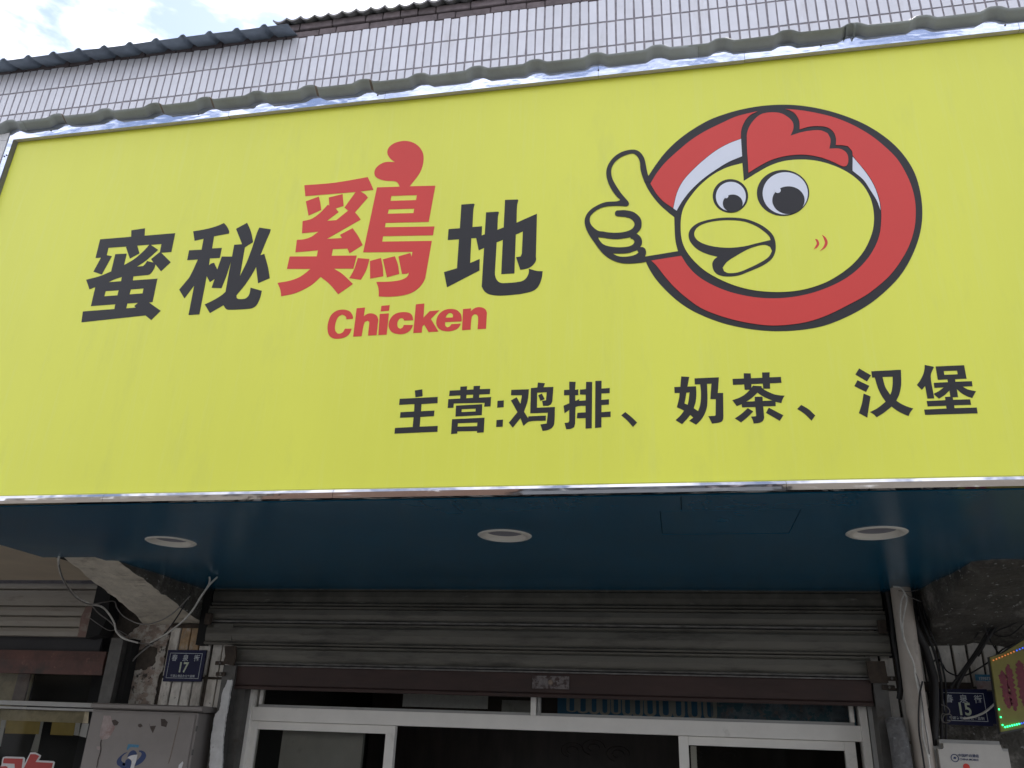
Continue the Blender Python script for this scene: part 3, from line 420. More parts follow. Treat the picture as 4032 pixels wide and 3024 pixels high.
  [(0.2473,2.9595),(0.2598,2.9488),(0.2736,2.94),(0.2873,2.9334),(0.2595,2.9333),(0.2605,2.9447),(0.2575,2.9467),(0.2388,2.9469),(0.2382,2.9333),(0.2141,2.9329),(0.2303,2.9435)],
  [(0.2171,2.913),(0.2315,2.902),(0.2127,2.8841),(0.1955,2.8702),(0.1795,2.8829),(0.1991,2.8967)],
  [(0.2746,2.9119),(0.3123,2.8875),(0.3011,2.871),(0.266,2.8966)]]),
 ('character','S',[[(0.3631,2.9171),(0.3815,2.9031),(0.3975,2.8836),(0.386,2.8686),(0.3697,2.8894),(0.3515,2.9052)]]),
 ('character','S',[[(0.5303,3.0219),(0.5593,2.9991),(0.5463,2.981),(0.5182,3.0036)],
  [(0.5217,2.9858),(0.5506,2.967),(0.5399,2.9491),(0.511,2.9682)],
  [(0.5328,2.9445),(0.55,2.9348),(0.5416,2.9044),(0.5335,2.8724),(0.5134,2.8866),(0.5252,2.9162)],
  [(0.5615,3.0115),(0.64,3.0124),(0.6368,2.9827),(0.6337,2.964),(0.6253,2.9381),(0.6151,2.9194),(0.6269,2.9093),(0.6416,2.9004),(0.6554,2.8947),(0.6464,2.8837),(0.6402,2.873),(0.6261,2.8808),(0.6116,2.8915),(0.6008,2.9026),(0.5787,2.8854),(0.558,2.8722),(0.5516,2.8809),(0.543,2.8886),(0.5645,2.8998),(0.5872,2.9179),(0.579,2.9364),(0.5719,2.963),(0.5684,2.9922),(0.5615,2.9917)],
  [(0.5888,2.9926),(0.6157,2.9924),(0.6122,2.9687),(0.6075,2.9501),(0.6018,2.9378),(0.5921,2.9621)]]),
 ('character','S',[[(0.7041,3.0241),(0.7246,3.0179),(0.7268,3.0163),(0.7145,2.9904),(0.7134,2.9362),(0.7132,2.9224),(0.6958,2.9225),(0.6956,2.9604),(0.6854,2.9491),(0.6748,2.9644),(0.6847,2.9767),(0.6965,2.9969),(0.7022,3.0137)],
  [(0.7314,3.018),(0.8049,3.0181),(0.8045,2.9775),(0.7752,2.977),(0.7747,2.9694),(0.8165,2.9693),(0.8157,2.9543),(0.7909,2.9541),(0.802,2.9453),(0.8218,2.9389),(0.809,2.9193),(0.797,2.9253),(0.7846,2.935),(0.7747,2.9471),(0.7741,2.9239),(0.7604,2.9235),(0.7603,2.9162),(0.8032,2.9157),(0.8029,2.8998),(0.7602,2.9001),(0.7598,2.8917),(0.8157,2.8912),(0.815,2.8744),(0.6828,2.8749),(0.6827,2.8902),(0.7399,2.8914),(0.7401,2.8994),(0.6933,2.8995),(0.6928,2.9153),(0.7408,2.9159),(0.7409,2.9254),(0.7548,2.9258),(0.7555,2.944),(0.7415,2.9313),(0.7253,2.9209),(0.7149,2.9334),(0.715,2.9365),(0.7292,2.9439),(0.7424,2.9541),(0.7185,2.9536),(0.7192,2.9687),(0.7558,2.9691),(0.7556,2.9777),(0.7309,2.9772)],
  [(0.7501,3.0032),(0.7844,3.0028),(0.7842,2.9916),(0.7498,2.9915)]]),
]
LOGO=[
 ('outline','B',1,[[(-0.04,3.7483),(-0.0162,3.7884),(0.0136,3.8323),(0.0531,3.8766),(0.0923,3.9099),(0.1314,3.9366),(0.1751,3.9604),(0.2279,3.9781),(0.2753,3.9886),(0.3316,3.9947),(0.3824,3.9942),(0.4368,3.987),(0.4855,3.9739),(0.5374,3.9533),(0.5879,3.926),(0.6368,3.8921),(0.6759,3.8564),(0.7131,3.8117),(0.7409,3.766),(0.7613,3.7164),(0.7731,3.6686),(0.7776,3.6142),(0.7763,3.5613),(0.7695,3.5098),(0.7568,3.4596),(0.7376,3.4107),(0.7101,3.3581),(0.6777,3.3114),(0.6408,3.2728),(0.5963,3.2351),(0.5532,3.2069),(0.5025,3.1817),(0.4527,3.1635),(0.4037,3.1547),(0.3551,3.1519),(0.3065,3.1539),(0.258,3.1611),(0.2094,3.1736),(0.1605,3.1911),(0.1113,3.2162),(0.066,3.2463),(0.0287,3.2814),(-0.0046,3.3218),(-0.0297,3.3596),(-0.0444,3.3893),(-0.0556,3.4191),(-0.0564,3.4404),(0.0446,3.4517),(0.0402,3.4749),(0.0377,3.5019),(0.0375,3.5399),(0.0382,3.5803),(0.0212,3.5985),(-0.0029,3.6281),(-0.0248,3.6624),(-0.0423,3.6984),(-0.0527,3.7271)]]),
 ('thumbs_up_hand','B',2,[[(-0.0389,3.7493),(-0.0443,3.7804),(-0.0496,3.8183),(-0.0586,3.8415),(-0.0707,3.8562),(-0.0849,3.8628),(-0.1063,3.8626),(-0.128,3.8561),(-0.148,3.8427),(-0.1644,3.8223),(-0.1747,3.799),(-0.1778,3.7729),(-0.1731,3.7418),(-0.162,3.7104),(-0.1448,3.6787),(-0.1334,3.6646),(-0.1355,3.6614),(-0.1443,3.6589),(-0.1748,3.6594),(-0.1909,3.6567),(-0.2071,3.6496),(-0.2249,3.6387),(-0.2378,3.6254),(-0.2458,3.6117),(-0.2499,3.5948),(-0.249,3.5776),(-0.2442,3.5581),(-0.2346,3.5347),(-0.2204,3.5091),(-0.2047,3.4818),(-0.1892,3.4593),(-0.1706,3.4414),(-0.1491,3.4278),(-0.1276,3.4203),(-0.1045,3.4176),(-0.0815,3.4179),(-0.0567,3.4208),(-0.0476,3.4296),(-0.0587,3.4419),(-0.0554,3.4492),(-0.055,3.4601),(-0.0579,3.4695),(-0.0647,3.4752),(-0.0729,3.4762),(-0.0675,3.4868),(-0.0664,3.4995),(-0.0692,3.5109),(-0.0759,3.5216),(-0.0831,3.5278),(-0.074,3.5382),(-0.0683,3.548),(-0.0661,3.5609),(-0.0665,3.576),(-0.0712,3.5896),(-0.0803,3.6019),(-0.0911,3.6115),(-0.1084,3.6188),(-0.1242,3.6219),(-0.144,3.6228),(-0.1494,3.618),(-0.1509,3.6104),(-0.1495,3.6046),(-0.1443,3.6003),(-0.1309,3.5975),(-0.1151,3.5941),(-0.1026,3.5878),(-0.0934,3.5785),(-0.0889,3.5677),(-0.0894,3.5593),(-0.0956,3.5486),(-0.1099,3.5405),(-0.1287,3.5369),(-0.1507,3.537),(-0.1728,3.5405),(-0.1917,3.5459),(-0.2044,3.5489),(-0.2202,3.5626),(-0.2298,3.5777),(-0.233,3.5895),(-0.2322,3.6047),(-0.2265,3.6157),(-0.2136,3.6279),(-0.1975,3.637),(-0.1782,3.6415),(-0.1558,3.6417),(-0.135,3.6397),(-0.1112,3.6358),(-0.1064,3.6398),(-0.1047,3.6463),(-0.1069,3.6543),(-0.1296,3.6895),(-0.1477,3.7262),(-0.158,3.7533),(-0.1612,3.7843),(-0.1556,3.8058),(-0.1428,3.8243),(-0.1247,3.8379),(-0.1067,3.8447),(-0.0888,3.8471),(-0.0782,3.8401),(-0.0697,3.825),(-0.0655,3.809),(-0.0641,3.7781),(-0.0592,3.7515),(-0.0528,3.7271),(-0.0251,3.722)],
  [(-0.2064,3.5247),(-0.1887,3.5213),(-0.1667,3.5153),(-0.1448,3.5122),(-0.126,3.513),(-0.1033,3.5162),(-0.1018,3.5109),(-0.0942,3.5066),(-0.0908,3.4989),(-0.0921,3.4925),(-0.0985,3.4857),(-0.111,3.4813),(-0.1328,3.4805),(-0.1577,3.4839),(-0.1795,3.4904),(-0.192,3.4992),(-0.203,3.515)],
  [(-0.1603,3.4601),(-0.1269,3.4566),(-0.1068,3.458),(-0.0928,3.4623),(-0.0822,3.466),(-0.0788,3.4557),(-0.0885,3.4492),(-0.1024,3.4455),(-0.1271,3.4446),(-0.1457,3.4494)]]),
 ('ring_band','R',3,[[(-0.0334,3.7175),(-0.0125,3.7558),(0.017,3.7965),(0.0561,3.8363),(0.1001,3.8759),(0.1488,3.9091),(0.2018,3.9358),(0.2547,3.9595),(0.2925,3.968),(0.3267,3.9734),(0.3011,3.9596),(0.2833,3.9377),(0.2693,3.9033),(0.2649,3.867),(0.2244,3.8522),(0.1814,3.8278),(0.1378,3.7918),(0.0989,3.7525),(0.0695,3.7154),(0.0493,3.6719),(0.0355,3.6144),(0.0068,3.6423),(-0.0151,3.6756)]]),
 ('highlight','W',3,[[(0.2657,3.8657),(0.2639,3.795),(0.2195,3.7768),(0.1768,3.7498),(0.1338,3.7172),(0.0953,3.6786),(0.0662,3.6393),(0.0464,3.6033),(0.0364,3.6132),(0.0502,3.6707),(0.0704,3.7141),(0.0998,3.7513),(0.1387,3.7905),(0.1822,3.8265),(0.2252,3.851)]]),
 ('comb','R',3,[[(0.2793,3.7273),(0.2849,3.8776),(0.2953,3.9121),(0.316,3.9426),(0.3381,3.9597),(0.366,3.9634),(0.3974,3.9564),(0.4186,3.9386),(0.4324,3.9159),(0.4331,3.8892),(0.4214,3.86),(0.4527,3.8691),(0.4843,3.8729),(0.5152,3.8703),(0.5358,3.8561),(0.5417,3.8293),(0.5344,3.7945),(0.5637,3.7911),(0.5797,3.779),(0.5863,3.7612),(0.5839,3.7334),(0.5773,3.7213),(0.5666,3.7213),(0.5407,3.741),(0.5081,3.7616),(0.4702,3.7762),(0.4354,3.7818),(0.3953,3.7801),(0.3543,3.7704),(0.317,3.7516)]]),
 ('ring_band','R',3,[[(0.4148,3.9717),(0.4615,3.9602),(0.518,3.9391),(0.5688,3.9136),(0.6176,3.8781),(0.6641,3.8319),(0.7006,3.782),(0.728,3.734),(0.7456,3.6797),(0.756,3.6218),(0.7577,3.5684),(0.7518,3.5166),(0.7397,3.4662),(0.7178,3.4123),(0.6891,3.3647),(0.6552,3.3205),(0.6188,3.2866),(0.5748,3.2534),(0.5236,3.2256),(0.4727,3.2002),(0.4226,3.182),(0.3733,3.1731),(0.308,3.1714),(0.2554,3.1804),(0.2026,3.1958),(0.1536,3.216),(0.1043,3.2438),(0.0633,3.2815),(0.0261,3.3246),(-0.003,3.3679),(-0.0239,3.4034),(-0.0394,3.4231),(0.0535,3.433),(0.0729,3.3932),(0.1015,3.3549),(0.1428,3.3212),(0.1882,3.2953),(0.2376,3.2769),(0.2828,3.2663),(0.3322,3.2619),(0.3819,3.2644),(0.4362,3.2753),(0.4913,3.2958),(0.5346,3.3198),(0.5705,3.3492),(0.6035,3.3866),(0.6294,3.43),(0.6447,3.4696),(0.654,3.5154),(0.6577,3.5465),(0.6584,3.5835),(0.6508,3.638),(0.6341,3.689),(0.6014,3.7578),(0.6011,3.7765),(0.5906,3.7977),(0.5739,3.8036),(0.5553,3.8058),(0.5588,3.833),(0.5539,3.8597),(0.5383,3.8791),(0.517,3.8871),(0.4861,3.8897),(0.4517,3.8821),(0.4537,3.9163),(0.4444,3.9473),(0.43,3.963)]]),
 ('highlight','W',3,[[(0.6003,3.7551),(0.6323,3.6881),(0.6491,3.6371),(0.6566,3.5826),(0.6561,3.5466),(0.6494,3.5844),(0.6373,3.6205),(0.6215,3.6629),(0.5935,3.7017)]]),
 ('face','Y',3,[[(0.2628,3.7674),(0.2623,3.6968),(0.3013,3.7221),(0.348,3.7482),(0.3936,3.7614),(0.4467,3.7611),(0.498,3.7486),(0.5473,3.7223),(0.5864,3.6886),(0.6153,3.6471),(0.6308,3.6023),(0.6357,3.5592),(0.6326,3.5121),(0.621,3.4665),(0.5946,3.4126),(0.5609,3.37),(0.5202,3.3357),(0.4722,3.3071),(0.4171,3.2889),(0.3671,3.2826),(0.3135,3.2849),(0.2599,3.2952),(0.2106,3.3138),(0.1613,3.3427),(0.12,3.3766),(0.0872,3.4182),(0.067,3.4567),(0.0576,3.4948),(0.0566,3.5436),(0.0616,3.587),(0.0721,3.6192),(0.0943,3.6561),(0.1234,3.6927),(0.1665,3.7308),(0.2135,3.7556)]]),
 ('eye','B',4,[[(0.2713,3.6373),(0.2699,3.6273),(0.2672,3.6177),(0.2633,3.6088),(0.2583,3.6007),(0.2522,3.5936),(0.2453,3.5878),(0.2378,3.5833),(0.2297,3.5802),(0.2213,3.5787),(0.2128,3.5787),(0.2044,3.5803),(0.1962,3.5834),(0.1886,3.588),(0.1817,3.5939),(0.1755,3.601),(0.1704,3.6092),(0.1665,3.6183),(0.1637,3.6279),(0.1623,3.638),(0.1622,3.6482),(0.1635,3.6583),(0.1661,3.6681),(0.1699,3.6772),(0.175,3.6855),(0.1811,3.6928),(0.1881,3.6988),(0.1958,3.7034),(0.2041,3.7065),(0.2126,3.708),(0.2213,3.7079),(0.2298,3.7062),(0.2381,3.7029),(0.2457,3.6981),(0.2527,3.692),(0.2587,3.6847),(0.2637,3.6763),(0.2676,3.6672),(0.2701,3.6575),(0.2714,3.6474)]]),
 ('eye_white','W',5,[[(0.2641,3.6352),(0.2629,3.6265),(0.2606,3.6182),(0.2573,3.6104),(0.253,3.6033),(0.2479,3.5971),(0.242,3.592),(0.2356,3.588),(0.2288,3.5854),(0.2217,3.584),(0.2145,3.584),(0.2073,3.5854),(0.2005,3.5881),(0.194,3.592),(0.1882,3.5972),(0.183,3.6034),(0.1787,3.6105),(0.1754,3.6184),(0.1731,3.6268),(0.1719,3.6356),(0.1719,3.6444),(0.173,3.6532),(0.1752,3.6617),(0.1785,3.6697),(0.1828,3.6769),(0.1879,3.6832),(0.1938,3.6885),(0.2004,3.6925),(0.2073,3.6953),(0.2146,3.6966),(0.2219,3.6966),(0.2291,3.6951),(0.236,3.6923),(0.2425,3.6881),(0.2484,3.6828),(0.2535,3.6765),(0.2577,3.6692),(0.2609,3.6613),(0.2631,3.6528),(0.2641,3.6441)]]),
 ('pupil','B',6,[[(0.2525,3.6099),(0.2512,3.6026),(0.2485,3.5958),(0.2444,3.5898),(0.2393,3.5851),(0.2333,3.5817),(0.2267,3.5798),(0.2199,3.5796),(0.2132,3.5811),(0.207,3.5842),(0.2015,3.5887),(0.197,3.5944),(0.1937,3.6011),(0.1919,3.6083),(0.1916,3.6159),(0.1929,3.6232),(0.1956,3.6301),(0.1996,3.6361),(0.2048,3.641),(0.2109,3.6444),(0.2175,3.6463),(0.2244,3.6464),(0.2311,3.6449),(0.2374,3.6418),(0.2429,3.6372),(0.2474,3.6314),(0.2505,3.6247),(0.2523,3.6174)]]),
 ('glint','W',7,[[(0.2102,3.6406),(0.2093,3.6376),(0.2073,3.6353),(0.2045,3.6341),(0.2016,3.6344),(0.199,3.6361),(0.1973,3.6388),(0.1968,3.6419),(0.1977,3.645),(0.1997,3.6473),(0.2025,3.6484),(0.2054,3.6481),(0.208,3.6465),(0.2097,3.6438)]]),
 ('eye','B',4,[[(0.4564,3.6302),(0.4541,3.6168),(0.4499,3.6039),(0.444,3.5919),(0.4365,3.5811),(0.4277,3.5717),(0.4176,3.5639),(0.4066,3.5579),(0.3949,3.5538),(0.3827,3.5518),(0.3705,3.5519),(0.3584,3.5541),(0.3468,3.5583),(0.3359,3.5646),(0.326,3.5726),(0.3173,3.5822),(0.3101,3.5933),(0.3045,3.6056),(0.3007,3.6187),(0.2989,3.6323),(0.299,3.6461),(0.301,3.6598),(0.305,3.673),(0.3108,3.6854),(0.3183,3.6966),(0.3273,3.7064),(0.3377,3.7144),(0.349,3.7206),(0.361,3.7248),(0.3735,3.7267),(0.3861,3.7265),(0.3984,3.724),(0.4102,3.7194),(0.4212,3.7128),(0.4311,3.7044),(0.4396,3.6944),(0.4466,3.683),(0.4518,3.6706),(0.4553,3.6574),(0.4568,3.6438)]]),
 ('eye_white','W',5,[[(0.4519,3.6284),(0.4498,3.6161),(0.4462,3.6043),(0.441,3.5932),(0.4345,3.5832),(0.4268,3.5745),(0.4181,3.5673),(0.4085,3.5617),(0.3984,3.558),(0.3879,3.5561),(0.3773,3.5561),(0.3669,3.558),(0.3569,3.5619),(0.3475,3.5675),(0.3391,3.5749),(0.3316,3.5837),(0.3255,3.5938),(0.3208,3.605),(0.3176,3.617),(0.3161,3.6295),(0.3163,3.6421),(0.3181,3.6547),(0.3217,3.6668),(0.3267,3.6782),(0.3333,3.6885),(0.3411,3.6975),(0.35,3.7049),(0.3598,3.7107),(0.3702,3.7145),(0.381,3.7164),(0.3918,3.7163),(0.4024,3.7141),(0.4125,3.71),(0.422,3.704),(0.4304,3.6964),(0.4377,3.6872),(0.4437,3.6769),(0.4482,3.6655),(0.4511,3.6534),(0.4523,3.641)]]),
 ('pupil','B',6,[[(0.4395,3.6035),(0.4379,3.5947),(0.4349,3.5862),(0.4306,3.5784),(0.4251,3.5716),(0.4186,3.5658),(0.4114,3.5614),(0.4035,3.5583),(0.3952,3.5568),(0.3869,3.5568),(0.3786,3.5584),(0.3708,3.5614),(0.3635,3.5659),(0.3571,3.5717),(0.3517,3.5786),(0.3476,3.5865),(0.3447,3.595),(0.3432,3.6039),(0.3433,3.613),(0.3448,3.622),(0.3477,3.6306),(0.352,3.6385),(0.3575,3.6455),(0.3641,3.6514),(0.3715,3.656),(0.3795,3.6591),(0.3879,3.6606),(0.3964,3.6605),(0.4047,3.6588),(0.4126,3.6556),(0.4199,3.651),(0.4263,3.6451),(0.4316,3.638),(0.4356,3.6301),(0.4384,3.6215),(0.4397,3.6126)]]),
 ('glint','W',7,[[(0.3716,3.6476),(0.3706,3.6437),(0.3683,3.6405),(0.3651,3.6386),(0.3616,3.6381),(0.3582,3.6393),(0.3554,3.6418),(0.3537,3.6454),(0.3534,3.6494),(0.3544,3.6534),(0.3567,3.6565),(0.3598,3.6585),(0.3634,3.6589),(0.3668,3.6578),(0.3696,3.6552),(0.3713,3.6516)]]),
 ('beak','B',4,[[(0.0795,3.5064),(0.0858,3.5274),(0.1069,3.5472),(0.1387,3.5578),(0.179,3.5623),(0.2186,3.5602),(0.2575,3.5512),(0.291,3.533),(0.3154,3.5121),(0.3345,3.484),(0.3397,3.4547),(0.3358,3.4239),(0.3231,3.3992),(0.296,3.3783),(0.2564,3.361),(0.2215,3.3484),(0.1873,3.3474),(0.162,3.3554),(0.1492,3.3718),(0.1462,3.3952),(0.1523,3.4103),(0.1637,3.4198),(0.1318,3.4329),(0.1022,3.4538),(0.0837,3.4819)],
  [(0.097,3.5102),(0.1061,3.531),(0.1291,3.5451),(0.1651,3.5521),(0.2092,3.5513),(0.2525,3.5419),(0.2859,3.5228),(0.31,3.4993),(0.3234,3.4797),(0.3258,3.4674),(0.2853,3.4593),(0.2459,3.4512),(0.2025,3.4496),(0.1594,3.4569),(0.1251,3.4704),(0.1039,3.4882)],
  [(0.1764,3.38),(0.1906,3.3995),(0.2177,3.418),(0.2536,3.4385),(0.2845,3.449),(0.3082,3.4511),(0.3225,3.4431),(0.3267,3.4272),(0.3153,3.4075),(0.2928,3.3913),(0.2574,3.3737),(0.2223,3.36),(0.1923,3.3593),(0.1799,3.3669)]]),
 ('cheek_mark','R',4,[[(0.4561,3.4603),(0.4633,3.4571),(0.4665,3.4439),(0.4615,3.4314),(0.4485,3.4228),(0.4551,3.4345),(0.4599,3.4444)]]),
 ('cheek_mark','R',4,[[(0.4776,3.4735),(0.4869,3.4628),(0.4912,3.4443),(0.4831,3.427),(0.4656,3.4157),(0.4771,3.4301),(0.4833,3.445),(0.4812,3.4607)]]),
]
sgn = thing('shop_sign', 'large yellow shop sign with black and red characters and a round red chicken emblem', 'shop sign', (-0.5, 2.3, 2.67))
SX0, SX1 = -2.562, 2.35
obj('panel', B(SX0 - .02, SX1 + .02, 2.300, 2.306, 2.68, 4.23), M['yellow'], sgn)
obj('backing', B(SX0 - .03, SX1 + .03, 2.307, 2.36, 2.672, 4.205), M['bare_metal'], sgn)
cols = {'B': M['black'], 'S': M['black'], 'R': M['red'], 'W': M['white'], 'Y': M['yellow']}
for n_, c_, polys in CHARS: obj(n_, flat(polys, 2.2992), cols[c_], sgn)
emb = obj('chicken_emblem', flat(LOGO[0][3], 2.2992), M['black'], sgn)
for n_, c_, lay, polys in LOGO[1:]: obj(n_, flat(polys, 2.2992 - 0.0007 * (lay - 1), thick=0.0005), cols[c_], emb)
# mirror steel trim: lengths butted end to end
zt0, zt1 = 4.1860, 4.238
def trim_top(x0, x1, dz): return obj('trim_strip', roughen(xprof([(2.280, zt0 + dz), (2.280, zt1), (2.34, zt1), (2.34, zt1 - .004), (2.2985, zt0 + .02), (2.2985, zt0 + .0015 + dz)], x0, x1), .0, 1), [M['steel'], M['steel_lip']], sgn)
tops = [-2.588, -1.62, -0.99, -0.2, 0.30, 1.16, SX1 + .03]
for i, (a, b) in enumerate(zip(tops, tops[1:])):
    o = trim_top(a, b - .0012, random.uniform(-.001, .001))
    for p in o.data.polygons:
        if p.normal.z < -.3: p.material_index = 1
bots = [-2.588, -1.77, -1.0, 0.30, 1.16, SX1 + .03]
for a, b in zip(bots, bots[1:]):
    obj('trim_strip', xprof([(2.280, 2.6642), (2.2797, 2.674), (2.280, 2.6815), (2.2835, 2.6905), (2.2985, 2.6985), (2.2985, 2.6642)], a, b - .0012), M['steel_low'], sgn)
me = prism([(-2.588, 2.702), (-2.5665, 2.702), (-2.5665, 4.185), (-2.588, 4.236)], 2.2803, 2.299); obj('trim_strip', me, M['steel'], sgn)
# inner return of the left upright
bm = bmesh.new(); q = [bm.verts.new(v) for v in ((-2.566, 2.2805, 2.71), (-2.566, 2.2805, 4.187), (-2.559, 2.2985, 4.187), (-2.559, 2.2985, 2.71), (-2.566, 2.2985, 2.71), (-2.566, 2.2985, 4.187))]
bm.faces.new((q[0], q[1], q[2], q[3])); bm.faces.new((q[0], q[4], q[5], q[1])); bm.faces.new((q[3], q[2], q[5], q[4])); obj('trim_return', bm, M['steel'], sgn)
for p in ((-2.582, 4.115), (-2.573, 4.12), (-2.4, 4.222), (-1.75, 4.222), (-1.02, 4.219), (-.2, 4.222), (.55, 4.222), (1.12, 4.222)):
    bm = bmesh.new(); bmesh.ops.create_uvsphere(bm, u_segments=8, v_segments=5, radius=.0032, matrix=Matrix.Translation((p[0], 2.2795, p[1] - .012))); obj('rivet', bm, M['bare_metal'], sgn)

# neighbour's white framed sign at the left edge
nb = thing('neighbour_sign', 'weathered white framed sign of the shop next door, left of the yellow sign', 'shop sign', (-4.0, 2.3, 2.68))
obj('panel', B(-6.1, -2.640, 2.302, 2.33, 2.69, 4.19), M['sticker_white'], nb)
obj('frame', B(-6.1, -2.598, 2.283, 2.301, 4.19, 4.226), M['sticker_white'], nb)
obj('frame', prism([(-2.635, 2.69), (-2.598, 2.69), (-2.598, 4.188), (-2.635, 4.188)], 2.283, 2.301), M['sticker_white'], nb)
obj('frame', B(-6.1, -2.636, 2.285, 2.301, 2.69, 2.72), M['alu_grey'], nb)

# ---------------------------------------------------------------- blue soffit under the sign with its three downlights
SL = 0.0118
def zs(y): return 2.665 + SL * (y - 2.31)
def rm(v, dz=0.0): return Vector((v.x, v.y, zs(v.y) + dz - v.z))
sof = thing('soffit', 'glossy dark blue panel ceiling under the yellow sign', 'soffit', (-0.5, 3.0, 2.67))
LAMPS = [(-1.876, 2.846), (-0.577, 2.790), (0.628, 2.797)]
LB = ['round white downlight left, in the blue soffit near the pillar with the number 17 plate', 'round white downlight in the middle of the blue soffit', 'round white downlight at the right end of the blue soffit']
def circ(cx, cy, r, n=48): return [(cx + r * math.cos(2 * math.pi * i / n), cy + r * math.sin(2 * math.pi * i / n)) for i in range(n)]
HX0, HY0, HX1, HY1 = -0.045, 2.485, 0.362, 2.795
main = [[(-2.648, 2.312), (2.3, 2.312), (2.3, 4.0), (-2.40, 4.0), (-2.40, 3.13), (-2.648, 3.13)],
        [(HX0 + .001, HY0 - .001), (HX1 - .001, HY0 - .001), (HX1 - .001, HY1 + .001), (HX0 + .001, HY1 + .001)], [(0.018, 2.314), (0.0205, 2.314), (0.0205, HY0 - .002), (0.018, HY0 - .002)]] + [circ(a, b, .074) for a, b in LAMPS]
obj('panel', flat(main, 0, False, 0.004, remap=rm), M['soffit'], sof)
obj('access_hatch', flat([[(HX0 + .003, HY0 + .003), (HX1 - .003, HY0 + .003), (HX1 - .003, HY1 - .003), (HX0 + .003, HY1 - .003)]], 0, False, 0.004, remap=lambda v: rm(v, .0005)), M['soffit'], sof)
obj('backing_board', flat([[(-2.64, 2.37), (2.3, 2.37), (2.3, 3.98), (-2.64, 3.98)]] + [circ(a, b, .076) for a, b in LAMPS], 0, False, 0.01, remap=lambda v: rm(v, .015)), M['dark'], sof)
for (a, b), lb in zip(LAMPS, LB):
    z = zs(b) - .0022; t = thing('downlight', lb, 'downlight', (a, b, z), 'recessed downlights in the blue soffit')
    obj('trim_ring', lathe([(.071, .002), (.0725, -.003), (.080, -.0045), (.089, -.0030), (.0935, .0), (.0935, .002)], (a, b, z)), M['lamp_ring'], t, True)
    obj('reflector', lathe([(.071, .002), (.066, .010), (.061, .0165)], (a, b, z)), M['lamp_ring'], t, True)
    bm = bmesh.new(); bmesh.ops.create_circle(bm, cap_ends=True, segments=40, radius=.0635, matrix=Matrix.Translation((a, b, z + .0125))); obj('diffuser', bm, M['diffuser'], t)
    obj('housing', lathe([(.061, .020), (.071, .022), (.071, .08), (.0, .08)], (a, b, z), 24), M['bare_metal'], t)
nbs = tag(obj('neighbour_soffit', B(-6.1, -2.47, 2.33, 3.80, 2.700, 2.712), M['beige']), 'plain beige soffit of the neighbouring shop left of the blue soffit', 'soffit')

# ---------------------------------------------------------------- concrete brackets carrying the canopy
def bracket(name, label, xw0, xw1, xo0, xo1, zw, yo, mats, amp, twist=0.0):
    t = thing(name, label, 'bracket', ((xw0 + xw1) / 2, 4.0, zw))
    bm = bmesh.new(); ny, nx, nz = 26, 9, 7; G = {}
    for i in range(ny + 1):
        f = i / ny; y = 4.0 + (yo - 4.0) * f
        x0 = xw0 + (xo0 - xw0) * f; x1 = xw1 + (xo1 - xw1) * f; zb = zw + (2.692 - zw) * min(1.0, f * 1.03) + (twist * f * (1 - f)); 
        for j in range(nx + 1):
            for k_ in range(nz + 1):
                if j in (0, nx) or k_ in (0, nz):
                    p = Vector((x0 + (x1 - x0) * j / nx, y, zb + (2.76 - zb) * k_ / nz))
                    p += noise.noise_vector(p * 7) * amp + noise.noise_vector(p * 22) * amp * .45; G[i, j, k_] = bm.verts.new(p)
    for i in range(ny):
        for j in range(nx):
            bm.faces.new((G[i, j, 0], G[i, j + 1, 0], G[i + 1, j + 1, 0], G[i + 1, j, 0])).material_index = 0
        for k_ in range(nz):
            for j in (0, nx): bm.faces.new((G[i, j, k_], G[i + 1, j, k_], G[i + 1, j, k_ + 1], G[i, j, k_ + 1])).material_index = 1
    bmesh.ops.recalc_face_normals(bm, faces=bm.faces); obj('beam', bm, mats, t, True); return t
bracket('concrete_bracket', 'sloping concrete bracket with pale limewashed underside above the number 17 plate', -2.685, -2.36, -2.575, -2.345, 2.515, 3.10, [M['limewash'], M['mouldy']], .013)
bracket('concrete_bracket', 'dark mouldy concrete bracket above the number 15 plate', 1.015, 1.47, 1.045, 1.60, 2.465, 3.14, [M['mouldy'], M['mouldy']], .022, 0.05)

# ---------------------------------------------------------------- left pillar
TP = 0.0597
def pillar(label, x0, x1, cols_, ztop, seam, zlow, stained, skip, grp_x, plastered=None):
    t = thing('tiled_pillar', label, 'pillar', ((x0 + x1) / 2, 4.1, 0.13))
    core = B(x0, x1, 4.006, 4.25, .13, 2.707); obj('core', core, M['grout_low'], t)
    mlow = {}
    for i, xc in enumerate(cols_):
        for (z0, z1) in ((seam + .006, ztop), (seam - .199, seam - .006), (seam - .404, seam - .211), (seam - .609, seam - .416)):
            if (i, z0 > seam) in skip: continue
            h = z1 - z0; s = M['tile_stain'] if (i, z0 > seam) in stained else M['tile_low']
            key = (round(h, 3), s.name)
            if key not in mlow: mlow[key] = tile_mesh(.0485, h, s)
            add_tile(t, mlow[key], xc, 4.0, (z0 + z1) / 2)
    if plastered: obj('bare_plaster', roughen(prism(plastered, 3.996, 4.02), .0, 1), M['plaster'], t)
    return t
cl = [-2.5070, -2.4480, -2.3919, -2.3348, -2.2604, -2.2066]
pl = pillar('pillar of grimy white tiles and bare plaster behind the number 17 plate', -2.86, -2.19, cl, 2.515, 2.262, 1.7, {(1, True), (2, True)}, set(), 0)
